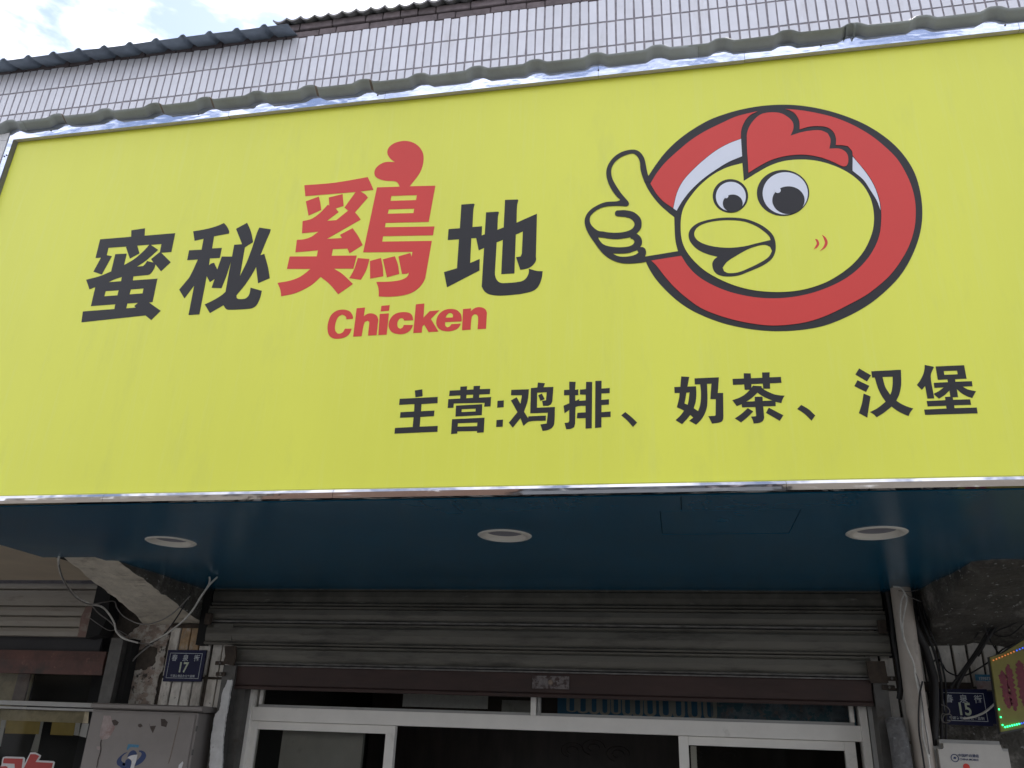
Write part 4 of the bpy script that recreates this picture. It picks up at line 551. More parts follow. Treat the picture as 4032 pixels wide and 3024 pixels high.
def patch(outl, y, amp, name, m, par, seed=0):
    """ragged patch: outline densified and jittered"""
    P = []
    for i in range(len(outl)):
        a = Vector(outl[i]); b = Vector(outl[(i + 1) % len(outl)]); n = max(1, int((b - a).length / .008))
        for k_ in range(n):
            p = a.lerp(b, k_ / n); q3 = noise.noise_vector(Vector((p.x * 60 + seed, p.y * 60, seed))); P.append((p.x + q3.x * amp, p.y + q3.y * amp))
    return obj(name, flat([P], y, False, .005), m, par)
patch([(-2.85, 1.7), (-2.60, 1.7), (-2.552, 2.16), (-2.552, 2.262), (-2.535, 2.30), (-2.545, 2.40), (-2.525, 2.52), (-2.70, 2.52), (-2.85, 2.40)], 3.9935, .010, 'bare_plaster', M['plaster'], pl)
patch([(-2.70, 2.29), (-2.62, 2.295), (-2.585, 2.33), (-2.585, 2.40), (-2.64, 2.41), (-2.70, 2.38)], 3.990, .012, 'dark_patch', M['grout_low'], pl, 5)  # dark ragged patch in the middle of the plaster
obj('metal_strip', B(-2.53, -2.29, 3.985, 3.993, 2.497, 2.517), M['rusty'], pl)
obj('tile_edge_trim', prism([(-2.3370, 2.275), (-2.2959 , 2.275), (-2.2946, 2.47), (-2.3028, 2.495), (-2.3397, 2.495)], 3.984, 3.997), M['tile_low'], pl)

# ---------------------------------------------------------------- right pillar
xr0 = 1.0718
cr_ = [xr0 + 0.0590 * (i + .5) for i in range(-5, 13)]
pr = pillar('dirty tiled pillar with hanging wires behind the number 15 plate', 0.87, 2.1, cr_, 2.66, 2.490, 1.7, set(), set(), 0)
patch([(1.02, 2.30), (1.10, 2.31), (1.25, 2.30), (1.35, 2.27), (1.36, 1.72), (.98, 1.72), (1.0, 2.2)], 3.990, .010, 'dark_patch', M['mouldy'], pr, 9)  # dark ragged patch over the lower tiles
obj('junction_block', B(1.3391, 1.3615, 3.93, 3.99, 2.4858, 2.5135), M['dark'], pr)
obj('red_brown_board', B(.985, 1.18, 3.978, 3.988, 2.285, 2.318), M['rusty'], pr)

# ---------------------------------------------------------------- roller shutters
def slat(x0, x1, z0, z1, y=3.93):
    h = z1 - z0
    return xprof([(y + .002, z0), (y - .010, z0 + .003), (y - .013, z0 + .009), (y - .008, z0 + .0145), (y - .001, z0 + .016), (y - .006, z0 + .026), (y - .011, z0 + h * .5), (y - .009, z0 + h * .78), (y - .001, z1 - .012), (y - .006, z1 - .008), (y - .006, z1 - .002), (y + .002, z1)], x0, x1)
sh = thing('roller_shutter', 'grey steel roller shutter rolled up over the white sliding doors', 'roller shutter', (-0.7, 3.93, 2.2))
YS = 3.93
zz = [2.6879, 2.6004, 2.5168, 2.4114, 2.3220]
xa, xb = -2.3016, 0.8689
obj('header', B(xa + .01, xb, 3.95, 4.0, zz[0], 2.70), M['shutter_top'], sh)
obj('header_strip', B(xa + .01, xb, 3.915, 3.949, zz[0] - .004, zz[0] + .008), M['shutter'], sh)
XS = [(xa + .012, xb - .006), (xa, xb), (xa + .006, xb + .003), (-2.1499, 0.7864)]
for i in range(4):
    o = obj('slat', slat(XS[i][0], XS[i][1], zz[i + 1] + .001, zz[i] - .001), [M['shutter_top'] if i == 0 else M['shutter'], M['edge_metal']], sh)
    for p in o.data.polygons:
        if p.center.z + wloc(sh).z < zz[i + 1] + .012 and p.normal.y < 0: p.material_index = 1 if i in (1, 3) else 0
    if i == 2: obj('slat_end', B(-2.2583, -2.1536, 3.92, 3.94, zz[2] - .085, zz[2] - .005), M['shutter'], sh)
zb0, zb1 = 2.2120, zz[4] - .002
bar = obj('bottom_bar', xprof([(3.918, zb1), (3.914, zb1 - .01), (3.918, zb0 + .02), (3.912, zb0 + .012), (3.915, zb0), (3.955, zb0), (3.955, zb1)], -2.1370, 0.7748), M['brown_bar'], sh)
obj('edge_strip', B(-2.1299, 0.7764, 3.911, 3.9135, zb1 - .006, zb1), M['edge_metal'], sh)
lx0, lx1 = -0.6557, -0.4902; lz0, lz1 = 2.2469, 2.3014
lp = obj('lock_plate', B(lx0, lx1, 3.905, 3.913, lz0, lz1, .001), M['scuffed'], sh)
bm = bmesh.new(); c3 = Vector(((lx0 + lx1) / 2, 3.903, (lz0 + lz1) / 2)); bmesh.ops.create_cone(bm, cap_ends=True, segments=20, radius1=.012, radius2=.010, depth=.006, matrix=Matrix.Translation(c3) @ Matrix.Rotation(math.pi / 2, 4, 'X')); obj('keyhole', bm, M['rust'], lp)
# guide rails and brackets
gl0, gl1 = -2.1591, -2.0934
obj('guide_rail', B(gl0, gl1, 3.90, 3.99, .13, 2.3169), M['bare_metal'], sh)
obj('guide_rail', B(-2.1037, -2.0500, 3.94, 4.0, .13, zb0 + .01), M['bare_metal'], sh)
gr0, gr1 = 0.7799, 0.8357
obj('guide_rail', B(gr0, gr1, 3.90, 3.99, .13, 2.3033), M['bare_metal'], sh)
bx0, bx1 = -2.1653, -2.1068
obj('bracket_plate', prism([(bx0, 2.4025), (bx1, 2.4034), (bx1 + .012, 2.3508), (bx1 + .004, 2.3137), (bx0 + .008, 2.3208), (bx0 + .014, 2.3558)], 3.885, 3.899), M['rusty'], sh)
obj('bracket_plate', prism([(gr0 - .012, 2.3013), (gr1 + .002, 2.3024), (gr1 - .002, 2.3889), (gr0 - .02, 2.3878)], 3.885, 3.899), M['rusty'], sh)
for (p, q2) in (((-2.1725,3.9000,2.3238), 1), ((0.8535,3.9000,2.3198), -1), ((0.8389,3.9000,2.2847), -1), ((-2.1604,3.9000,2.2742), 1)):
    bb = obj('lug', B(p[0] - .028, p[0] + .022, 3.888, 3.896, p[2] - .009, p[2] + .009, .002), M['rusty'], sh)
    bm = bmesh.new(); bmesh.ops.create_cone(bm, cap_ends=True, segments=10, radius1=.005, radius2=.004, depth=.006, matrix=Matrix.Translation((p[0], 3.885, p[2])) @ Matrix.Rotation(math.pi / 2, 4, 'X')); obj('bolt', bm, M['edge_metal'], bb)
for p in ((-2.2816,3.9000,2.5393), (0.8506,3.9000,2.5373)): obj('side_plate', B(p[0] - .02, p[0] + .012, 3.895, 3.92, p[2] - .035, p[2] + .02, .003), M['rusty'], sh)
obj('end_cover', B(-2.3514, xa - .004, 3.94, 3.99, zz[3], 2.69), M['dark'], sh)
obj('end_cover', B(xb + .008, xb + .04, 3.94, 3.99, zz[3], 2.69), M['dark'], sh)

# neighbour's shutter at the left
s2 = thing('roller_shutter', 'beige roller shutter with a faded red bar, left of the concrete bracket', 'roller shutter', (-4.0, 3.93, 2.2))
zl = [2.672, 2.652, 2.592, 2.542, 2.492, 2.436]
zl = [2.7036, 2.6696, 2.5844, 2.5348, 2.4807, 2.4334]
xe = -2.9262
for i in range(5): obj('slat', xprof([(3.90, zl[i + 1] + .001), (3.890, zl[i + 1] + .004), (3.888, (zl[i] + zl[i + 1]) / 2), (3.892, zl[i] - .006), (3.90, zl[i] - .001), (3.91, zl[i] - .001), (3.91, zl[i + 1] + .001)], -6.1, xe), M['shutter_left'], s2)
obj('end_disc', prism([(xe + .002, zl[5] - .005), (xe + .075, zl[5] + .01), (xe + .10, zl[3]), (xe + .085, zl[1]), (xe + .05, zl[0]), (xe + .002, zl[0])], 3.88, 3.97), M['dark'], s2)
obj('red_stain', prism([(xe - .05, zl[5]), (xe, zl[5]), (xe, zl[2]), (xe - .04, zl[2]), (xe - .055, zl[3])], 3.8865, 3.8875), M['faded_red'], s2)
obj('curtain', B(-6.1, -2.8855, 3.955, 3.965, 2.3717, 2.4415), M['room_dark'], s2)
obj('bottom_bar', xprof([(3.93, 2.3698), (3.925, 2.3233), (3.93, 2.2579), (3.955, 2.2579), (3.955, 2.3698)], -6.1, -2.8248), M['red_bar'], s2)
obj('guide_rail', B(-2.7882, -2.7214, 3.895, 3.99, .13, 2.4332), M['bare_metal'], s2)
obj('guide_rail', B(-2.7159 , -2.6882, 3.93, 3.99, .13, 2.4338), M['dark'], s2)  # no second rail: dark strip painted in for the black gap
# neighbour's window
w2 = thing('neighbour_window', 'shop window with ochre film and a red white-edged character, bottom left corner', 'window', (-3.6, 3.95, 1.0))
obj('transom', B(-6.1, -2.8283, 3.925, 3.99, 2.1066, 2.1287, .002), M['alu_grey'], w2)
obj('transom', B(-6.1, -2.8214, 3.935, 3.99, 2.0905, 2.1010), M['alu_grey'], w2)
obj('pane', B(-6.1, -2.9, 3.965, 3.969, .3, 2.0898), M['glass'], w2)
obj('pane', B(-6.1, -2.9, 3.965, 3.969, 2.1297, 2.2587), M['glass'], w2)
for n_, m_, pp, Y_ in (('faded_film', 'haze_print', [(-3.3742,2.0861),(-2.8803,2.093),(-2.8709,2.0366),(-3.3555,2.037)], 3.972), ('ochre_film', 'ochre_print', [(-3.3309,2.0366),(-3.1385,2.0389),(-3.1321,1.9789),(-3.3233,1.9761)], 3.9745), ('ochre_film', 'ochre_print', [(-3.0722,2.0363),(-2.9424,2.0368),(-2.9378,1.9795),(-3.0668,1.9787)], 3.9745),
                       ('white_post', 'sticker_white', [(-2.9464,2.0843),(-2.9205,2.0827),(-2.912,1.9793),(-2.9406,1.9817)], 3.977), ('white_post', 'sticker_white', [(-3.3682,2.0818),(-3.3414,2.0802),(-3.33,1.917),(-3.3499,1.9163)], 3.977), ('grey_post', 'alu_grey', [(-3.1429,2.0389),(-3.1227,2.0383),(-3.115,1.8972),(-3.1555,1.9003)], 3.976),
                       ('grey_corner', 'alu_grey', [(-2.9074,2.0356),(-2.8683,2.0356),(-2.8679,1.9716),(-2.9103,1.9793)], 3.9765)):
    obj(n_, flat([pp], Y_, False, .001), M[m_], w2)
wc = obj('window_character', flat([[(-3.2878,1.8693),(-3.272,1.8733),(-3.173,1.8743),(-3.1642,1.8683),(-3.1601,1.8459),(-3.143,1.8961),(-3.1153,1.8976),(-3.0965,1.891),(-3.0801,1.8849),(-3.0808,1.8759),(-3.088,1.8626),(-3.0044,1.8626),(-2.9961,1.8578),(-2.9967,1.8167),(-3.3011,1.8046),(-3.2866,1.8344),(-3.2902,1.859)]], 3.962, False), M['sticker_white'], w2)
obj('red_stroke', flat([[(-3.2799,1.8651),(-3.1756,1.8667),(-3.1692,1.8232),(-3.2068,1.8218),(-3.2147,1.8427),(-3.2784,1.8426),(-3.2816,1.8526)]], 3.961, False), M['red_print'], wc)
obj('red_stroke', flat([[(-3.1399,1.8883),(-3.112,1.8894),(-3.0889,1.8823),(-3.1017,1.8549),(-3.0054,1.8541),(-3.0054,1.8208),(-3.1596,1.8147)]], 3.961, False), M['red_print'], wc)
obj('red_stroke', flat([[(-3.2906,1.8275),(-3.2605,1.8309),(-3.2479,1.8269),(-3.2514,1.8111),(-3.2905,1.8095)]], 3.961, False), M['red_print'], wc)
obj('curtain', B(-6.1, -3.3472, 4.10, 4.11, 2.0, 2.6), M['haze_print'], w2)
obj('curtain', B(-3.3959, -3.3242, 4.05, 4.06, 2.0, 2.6), M['paper'], w2)
obj('back_panel', B(-6.1, -2.75, 4.19, 4.20, .15, 2.69), M['room_dark'], w2)

# ---------------------------------------------------------------- white sliding doors
dr = thing('sliding_doors', 'white aluminium sliding door set with transom lights under the roller shutter', 'door', (-0.7, 4.03, 0.15))
YD = 4.02
tz0, tz1 = 2.0765, 2.1384
jx = [-2.0647, -2.0332]
kx = [0.7305, 0.7597]
obj('jamb', B(jx[0], jx[1], 4.0, 4.08, .17, 2.30, .001), M['alu'], dr); obj('jamb', B(kx[0], kx[1], 4.0, 4.08, .17, 2.30, .001), M['alu'], dr)
obj('outer_post', B(kx[1] + .004, kx[1] + .03, 4.0, 4.05, .17, 2.30), M['alu_grey'], dr)
obj('transom_bar', B(jx[1] + .0005, kx[0] - .0005, 4.012, 4.08, tz0, tz1, .001), M['alu'], dr)
obj('glazing_bead', B(jx[1] + .02, kx[0] - .02, 4.03, 4.06, tz1 + .0005, tz1 + .012), M['alu_grey'], dr)
mxx = -0.6637
obj('mullion', B(mxx - .014, mxx + .010, 4.008, 4.06, tz1 + .0006, 2.30, .001), M['alu'], dr)
obj('mullion_edge', B(mxx + .014, mxx + .028, 4.03, 4.06, tz1 + .013, 2.30), M['alu_grey'], dr)
obj('glazing_bead', B(jx[1] + .018, jx[1] + .032, 4.03, 4.06, tz1 + .013, 2.30), M['alu'], dr)
obj('glazing_bead', B(kx[0] - .035, kx[0] - .018, 4.03, 4.06, tz1 + .013, 2.30), M['alu'], dr)
obj('transom_pane', B(jx[1] + .033, mxx - .015, 4.043, 4.047, tz1 + .013, 2.32), M['glass'], dr)
obj('transom_pane', B(mxx + .029, kx[0] - .036, 4.043, 4.047, tz1 + .013, 2.32), M['glass'], dr)
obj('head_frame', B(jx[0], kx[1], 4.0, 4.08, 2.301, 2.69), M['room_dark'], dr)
def leaf(x0, x1, s0, s1, top, y, inner=None):
    """one sliding leaf: stiles, rails, pane"""
    f = obj('door_leaf', B(x0, x0 + s0, y, y + .035, .18, top, .001), M['alu'], dr)
    obj('stile', B(x1 - s1, x1, y, y + .035, .18, top, .001), M['alu'], f)
    obj('top_rail', B(x0 + s0 + .0004, x1 - s1 - .0004, y + .002, y + .033, top - .036, top, .001), M['alu'], f)
    obj('bottom_rail', B(x0 + s0 + .0004, x1 - s1 - .0004, y + .002, y + .033, .18, .26, .001), M['alu'], f)
    obj('pane', B(x0 + s0, x1 - s1, y + .016, y + .020, .26, top - .036), M['glass'], f)
    return f
la0 = -2.0452; la1 = -1.3142
leaf(la0, la1, .042, .044, tz0 - .001, 4.025)
lb0 = -0.0251; lb1 = 0.7032
f2 = leaf(lb0, lb1, .042, .044, tz0 - .001, 4.025)
obj('inner_stile', B(lb0 + .050, lb0 + .075, 4.065, 4.09, .18, tz0 - .04), M['alu'], f2)
# things seen through the glass
inn = thing('window_banner', 'blue banner with white lettering hung behind the right transom window', 'banner', (-0.2, 4.12, 2.2))
bzb, bzt = 2.1331, 2.2023
obj('blue_field', B(-0.5703, 0.1218, 4.12, 4.124, bzb - .02, bzt + .03), M['banner_blue'], inn)
obj('patterned_field', B(0.1229, 0.7339, 4.12, 4.124, bzb - .02, bzt + .03), M['banner_grey'], inn)
bx = -0.5285; zt_ = 2.1655
def arcs(x, wd, dp, zt): # rounded stroke bottom
    P = [(x, zt + .05)] + [(x + wd / 2 - wd / 2 * math.cos(a * math.pi / 8), zt - dp * math.sin(a * math.pi / 8)) for a in range(9)] + [(x + wd, zt + .05)]
    Q = [(x + wd * .72, zt + .05)] + [(x + wd / 2 + wd * .22 * math.cos(a * math.pi / 8), zt - dp * .45 * math.sin(a * math.pi / 8)) for a in range(9)] + [(x + wd * .28, zt + .05)]
    return P + Q
xx = bx
for wd, dp in ((.05, .010), (.055, .014), (.05, .016), (.05, .02), (.045, .014), (.05, .022), (.05, .026), (.055, .018), (.06, .026), (.055, .028), (.06, .03), (.06, .032)):
    obj('letter_stroke', flat([arcs(xx, wd, dp, zt_ + .006)], 4.1185, False), M['alu_grey'], inn); xx += wd + random.uniform(-.006, .022)
pp = [(-1.3314,4.1600,2.1767), (-0.9095,4.1600,2.1656)]
tag(obj('notice_paper', B(pp[0][0], pp[1][0], 4.16, 4.163, pp[1][2], pp[1][2] + .06), M['sticker_white']), 'long pale paper behind the left transom window', 'paper notice')
p2 = [(-0.8416,4.1600,2.1585), (-0.7045,4.1600,2.1680)]
tag(obj('notice_paper', B(p2[0][0], p2[1][0], 4.158, 4.161, p2[1][2] - .02, p2[1][2] + .04), M['alu_grey']), 'short grey paper behind the transom window beside the mullion', 'paper notice')
p3 = (-1.7607,4.2000,1.8935); p4 = (-1.5920,4.2000,1.8955); p5 = (-1.8976,4.2000,1.8837)
ps = thing('window_poster', 'red poster with a golden oval behind the left sliding door', 'poster', (p3[0], 4.2, 1.6))
obj('sheet', B(p5[0], p4[0], 4.2, 4.203, 1.55, p3[2]), M['poster_red'], ps)
obj('gold_oval', flat([[(p3[0] + .015 + .07 * math.cos(a / 24 * 6.2832), p3[2] - .06 + .055 * math.sin(a / 24 * 6.2832)) for a in range(24)]], 4.198, False), M['poster_gold'], ps)
p6 = (-1.7879,4.2200,1.9148); tag(obj('hanging_ribbon', B(p6[0] - .012, p6[0] + .012, 4.22, 4.224, 1.9, 1.9657), M['poster_red']), 'narrow dark red ribbon hanging above the red poster behind glass', 'ribbon')
tag(obj('wall_panel', B(-1.9119, -1.5010, 4.12, 4.15, .5, 2.12), M['alu_grey']), 'plain grey panel standing inside behind the left door glass', 'panel')
wd_ = thing('carved_screen', 'dark carved wooden screen deep inside the open doorway', 'screen', (-0.5, 5.6, .17))
obj('board', B(-2.0, 1.0, 5.6, 5.64, .2, 2.5), M['wood'], wd_)
for cx_, cz_ in ((-.55, 2.02), (-.40, 1.99), (-.68, 2.0), (.12, 2.03), (.26, 2.0)):
    for r_ in (.035, .07): obj('carving', tube([(cx_ + r_ * math.cos(a * .55), 5.598, cz_ + .6 * r_ * math.sin(a * .55)) for a in range(9)], .003), M['wood'], wd_, True)

# ---------------------------------------------------------------- torn white strip beside the shutter
strip = [(-2.0925, 2.2493), (-2.1172, 2.2476), (-2.1254, 2.2212), (-2.1341, 2.1835), (-2.1340, 2.1139), (-2.1539, 2.0955), (-2.1538, 1.9943), (-2.1359, 1.8501), (-2.0731, 1.8526), (-2.0947, 2.0017), (-2.0963, 2.0927), (-2.0950, 2.2128)]
P = []
for i in range(len(strip)):
    a = Vector(strip[i]); b = Vector(strip[(i + 1) % len(strip)]); n = max(1, int((b - a).length / .006))
    for k_ in range(n):
        p = a.lerp(b, k_ / n); q3 = noise.noise_vector(Vector((p.x * 90, p.y * 90, 3))); P.append((p.x + q3.x * .004, p.y + q3.y * .004))
o = tag(obj('foam_strip', flat([P], 3.882, False, .012), M['foam']), 'torn white foam strip running down beside the left shutter rail', 'foam strip')

# ---------------------------------------------------------------- grey telecom cabinet
cb = thing('telecom_cabinet', 'grey street cabinet with a torn blue swirl logo below the number 17 plate', 'cabinet', (-2.4, 3.85, 1.2))
cx0, cx1 = -2.7540, -2.2012
obj('body', B(cx0, cx1, 3.822, 3.975, 1.0, 2.097, .003), M['cabinet'], cb)
obj('cap', xprof([(3.808, 2.106), (3.808, 2.121), (3.82, 2.127), (3.975, 2.127), (3.975, 2.100), (3.83, 2.100), (3.82, 2.106)], cx0 - .004, cx1 + .02), M['cabinet'], cb)
obj('door', B(cx0 + .012, cx1 - .012, 3.816, 3.8215, 1.02, 2.088, .0015), M['cabinet'], cb)
for z in (2.03, 1.93): obj('hinge', tube([(cx1 + .003, 3.82, z - .012), (cx1 + .003, 3.82, z + .012)], .004, sm=False), M['bare_metal'], cb)
YK = 3.8155
for n_, m_, pp in (('torn_paper', 'paper', [(-2.6837,2.0717),(-2.6477,2.0716),(-2.6382,2.0553),(-2.628,2.0358),(-2.6121,2.0254),(-2.6177,2.0055),(-2.6259,1.9857),(-2.6383,1.9722),(-2.6685,1.9669),(-2.6829,1.9816),(-2.6861,2.0143),(-2.6829,2.043)]), ('flaked_patch', 'paper_dark', [(-2.6371,2.051),(-2.6198,2.0559),(-2.5987,2.0455),(-2.6033,2.0322),(-2.6198,2.0295)]),
                   ('flaked_patch', 'paper_dark', [(-2.3849,2.0662),(-2.3653,2.0657),(-2.3471,2.0532),(-2.35,2.0314),(-2.3768,2.036)]), ('flaked_patch', 'paper_dark', [(-2.4948,2.0399),(-2.4823,2.0425),(-2.4707,2.032),(-2.4834,2.025),(-2.4953,2.0312)]), ('flaked_patch', 'paper_dark', [(-2.4414,2.0459),(-2.4332,2.0331),(-2.4028,2.0362),(-2.4087,2.0166),(-2.4122,2.0035),(-2.4282,2.0224)]),
                   ('logo_stroke', 'logo_blue', [(-2.5205,1.9193),(-2.5352,1.9156),(-2.5506,1.9044),(-2.5649,1.889),(-2.5677,1.8761),(-2.5617,1.8658),(-2.5468,1.8579),(-2.5294,1.8502),(-2.4937,1.8516),(-2.4911,1.8727),(-2.4967,1.8852),(-2.5087,1.8921),(-2.5184,1.8896),(-2.5231,1.8821),(-2.5248,1.8735),(-2.5359,1.8763),(-2.5454,1.8833),(-2.5459,1.896),(-2.5382,1.907),(-2.5249,1.916)]),
                   ('logo_stroke', 'logo_blue', [(-2.5177,1.895),(-2.5156,1.9099),(-2.5082,1.9219),(-2.4967,1.9281),(-2.4845,1.926),(-2.4748,1.9178),(-2.4732,1.9108),(-2.4896,1.9092),(-2.5065,1.9043),(-2.5164,1.8971)]),
                   ('logo_stroke', 'logo_blue', [(-2.4646,1.9288),(-2.4502,1.9282),(-2.4332,1.9214),(-2.4239,1.909),(-2.426,1.8963),(-2.4366,1.8811),(-2.4519,1.87),(-2.4707,1.8625),(-2.4692,1.8757),(-2.4681,1.8841),(-2.4579,1.8951),(-2.4501,1.9059),(-2.4483,1.9145),(-2.4536,1.9207),(-2.4646,1.9235)]),
                   ('torn_paper', 'sticker_white', [(-2.5163,1.8967),(-2.5063,1.9035),(-2.4894,1.9083),(-2.4693,1.9106),(-2.4691,1.8989),(-2.4694,1.8841),(-2.4738,1.8649),(-2.4716,1.8503),(-2.4919,1.8495),(-2.4898,1.8728),(-2.4911,1.8833),(-2.5005,1.8903)]),
                   ('sticker', 'sticker', [(-2.5262,1.9534),(-2.4714,1.9521),(-2.4712,1.9403),(-2.5102,1.9411),(-2.5249,1.9266),(-2.5298,1.9307)]), ('sticker', 'sticker', [(-2.5361,1.872),(-2.5236,1.8736),(-2.5195,1.8621),(-2.5325,1.8627)]),
                   ('torn_paper', 'sticker_white', [(-2.2369,1.8914),(-2.2317,1.8847),(-2.2365,1.8595),(-2.2527,1.8589),(-2.2524,1.8756)]), ('torn_paper', 'paper', [(-2.6861,1.9381),(-2.6678,1.9388),(-2.6632,1.926),(-2.6754,1.9223),(-2.6852,1.9295)])):
    obj(n_, flat([pp], YK, n_ == 'logo_stroke', .0012 if m_ != 'sticker_white' else .0016), M[m_], cb)
obj('crack', tube([(a, 3.8145, b) for a, b in [(-2.6685,1.9669),(-2.6686,1.9517),(-2.6612,1.9282),(-2.6609,1.9068),(-2.6639,1.8831),(-2.6621,1.8662),(-2.6628,1.8492)]], .0018, 5), M['paper_dark'], cb)
obj('rust_line', tube([(a, 3.8155, b) for a, b in [(-2.2907,2.0788),(-2.2929,2.0289),(-2.2971,1.9773),(-2.3018,1.9051),(-2.3064,1.8798)]], .0014, 5), M['rust'], cb)

# ---------------------------------------------------------------- number plates
def plate(label, outl, num, shift=(0, 0), Y=3.965, tilt=0.0):
    xs = [p[0] for p in outl]; z_ = [p[1] for p in outl]; x0 = min(xs); x1 = max(xs); z0 = min(z_); z1 = max(z_); cx = (x0 + x1) / 2; cz = (z0 + z1) / 2; W_, H_ = x1 - x0, z1 - z0
    t = thing('number_plate', label, 'number plate', (cx, Y, cz)); obj('plate', prism(outl, Y, Y + .012), M['plate_blue'], t)
    e = .016; y = Y - .0008
    r = [[(x0 + e, z0 + e), (x1 - e, z0 + e), (x1 - e, z1 - e), (x0 + e, z1 - e)], [(x0 + e + .0022, z0 + e + .0022), (x1 - e - .0022, z0 + e + .0022), (x1 - e - .0022, z1 - e - .0022), (x0 + e + .0022, z1 - e - .0022)]]
    obj('border_line', flat(r, y, False), M['plate_print'], t)
    for i, ch in enumerate('春泉街'): obj('street_character', text(ch, .033, cx + (i - 1) * W_ * .29, y, z1 - .0385, .012, .95), M['plate_print'], t)
    obj('number', text(num, .066, cx, y, cz - .008, .022, .85), M['plate_number'], t)
    obj('small_print', text('平湖市地名办公室监制', .0125, cx, y, z0 + .0275, .015, 1.0, 1.12), M['plate_print'], t); return t
plate('blue house number plate 17 on the grimy tiled pillar at left', [(-2.5094, 2.3875), (-2.3022, 2.3897), (-2.3028, 2.2425), (-2.5071, 2.2391)], '17')
pt15 = plate('blue house number plate 15 beside the drain pipe at right', [(1.0244, 2.2852), (1.2114, 2.2877), (1.2122, 2.1486), (1.0264, 2.1504)], '15', Y=3.90)
obj('back_rim', B(1.2243 - .01, 1.2243 + .022, 3.913, 3.93, 2.1578, 2.2808), M['plate_blue'], pt15)

# ---------------------------------------------------------------- pipes
pc = 0.9099
bm = tube([(pc + .010, 3.84, .13), (pc + .010, 3.84, 1.5), (pc + .011, 3.84, 2.28), (pc + .013, 3.84, 2.45), (pc + .018, 3.85, 2.70)], .040, 24, sm=False)
tag(obj('drain_pipe', bm, M['pipe'], None, True), 'thick pale drain pipe running down right of the shutter', 'pipe')
pg = 0.8495
bm = tube([(pg - .012, 3.82, .13), (pg - .012, 3.82, 1.6), (pg - .016, 3.82, 2.08), (pg - .018, 3.84, 2.16)], .036, 18, sm=False)
tag(obj('wrapped_pipe', roughen(bm, .004, 30), M['foil'], None, True), 'dark grey wrapped pipe between the shutter rail and the pale drain pipe', 'pipe')

# ---------------------------------------------------------------- wires
def cable(label, pts, r, m, grp=None): return tag(obj('wire', tube(pts, r), M[m], None, True), label, 'wire', grp)
cable('thick white cable looping down from the soffit past the left side of the bracket', [(-2.4325,3.0000,2.6897),(-2.5448,3.1000,2.6837),(-2.5629,3.1200,2.6590),(-2.6898,3.3000,2.6480),(-2.7726,3.4500,2.6270),(-2.8339,3.6000,2.6023),(-2.8505,3.7000,2.5863),(-2.8303,3.7500,2.5746),(-2.8108,3.8000,2.5693),(-2.8006,3.8500,2.5434),(-2.7653,3.8600,2.4983),(-2.7438,3.8600,2.4588),(-2.7080,3.8800,2.4287),(-2.6615,3.9300,2.4155)], .0046, 'cable_white')
cable('thinner grey cable running along the white loop left of the bracket', [(-2.5776,3.1400,2.6690),(-2.6154,3.2000,2.6461),(-2.7040,3.3500,2.6210),(-2.7767,3.5000,2.5981),(-2.8047,3.6000,2.5767),(-2.8076,3.7000,2.5669),(-2.7647,3.7500,2.5850),(-2.7489,3.8000,2.5965),(-2.7253,3.8000,2.5632),(-2.6777,3.8000,2.5239),(-2.5531,3.7500,2.4843),(-2.4406,3.7000,2.4831),(-2.3244,3.6500,2.5181),(-2.2189,3.6000,2.5924)], .0028, 'cable_grey')
cable('white cable slanting down across the right side of the left bracket', [(-2.0706,3.5500,2.6685),(-2.1313,3.6000,2.6431),(-2.1796,3.6200,2.5834),(-2.2226,3.6500,2.5377),(-2.2866,3.7000,2.5005),(-2.3913,3.8000,2.4748),(-2.4803,3.8700,2.4502),(-2.6063,3.9500,2.4186)], .0042, 'cable_white')
cable('short white wire end meeting the slanting cable under the soffit edge', [(-2.0791,3.5000,2.6609),(-2.0863,3.5200,2.6473),(-2.1280,3.5800,2.6301),(-2.1854,3.6200,2.5771)], .004, 'cable_white')
cable('thin black wire crossing the face of the left bracket', [(-2.2127,3.6000,2.6302),(-2.3205,3.7000,2.5255),(-2.5131,3.9000,2.4470),(-2.6116,3.9500,2.4086),(-2.6677,3.9600,2.3592),(-2.7161,3.9600,2.3058)], .0035, 'cable_black')
cable('thin dark wire drooping under the end of the beige shutter', [(-2.8654,3.8000,2.5722),(-2.8323,3.8200,2.5387),(-2.7827,3.8500,2.5034),(-2.7421,3.9000,2.4506),(-2.6936,3.9300,2.4217),(-2.5888,3.9500,2.4089)], .0028, 'cable_grey')
cable('grey wires running down the bare plaster left of the number 17 plate', [(-2.5903,3.9500,2.4155),(-2.6324,3.9550,2.3857),(-2.6737,3.9600,2.3525),(-2.7024,3.9600,2.3126),(-2.7212,3.9600,2.2796),(-2.7277,3.9650,2.2151)], .004, 'cable_grey')
cable('thin grey wire below the beige shutter end', [(-2.9035,3.8500,2.5223),(-2.8554,3.8700,2.4920),(-2.8164,3.9000,2.4697),(-2.7837,3.9300,2.4739),(-2.7105,3.9500,2.4371)], .002, 'cable_grey')
cable('long white wire running down the front of the pale drain pipe', [(0.8646,3.7000,2.6620),(0.8931,3.7000,2.6577),(0.9058,3.7000,2.6356),(0.9097,3.7000,2.6081),(0.8981,3.7100,2.5659),(0.8866,3.7200,2.5238),(0.8816,3.7200,2.4807),(0.8933,3.7400,2.4299),(0.9121,3.7600,2.3846),(0.9187,3.7700,2.3436),(0.9238,3.7800,2.2923),(0.9290,3.7800,2.2409),(0.9203,3.7800,2.1645),(0.9142,3.7800,2.0895),(0.9218,3.7800,2.0406),(0.9222,3.7800,1.9776)], .0034, 'cable_white')
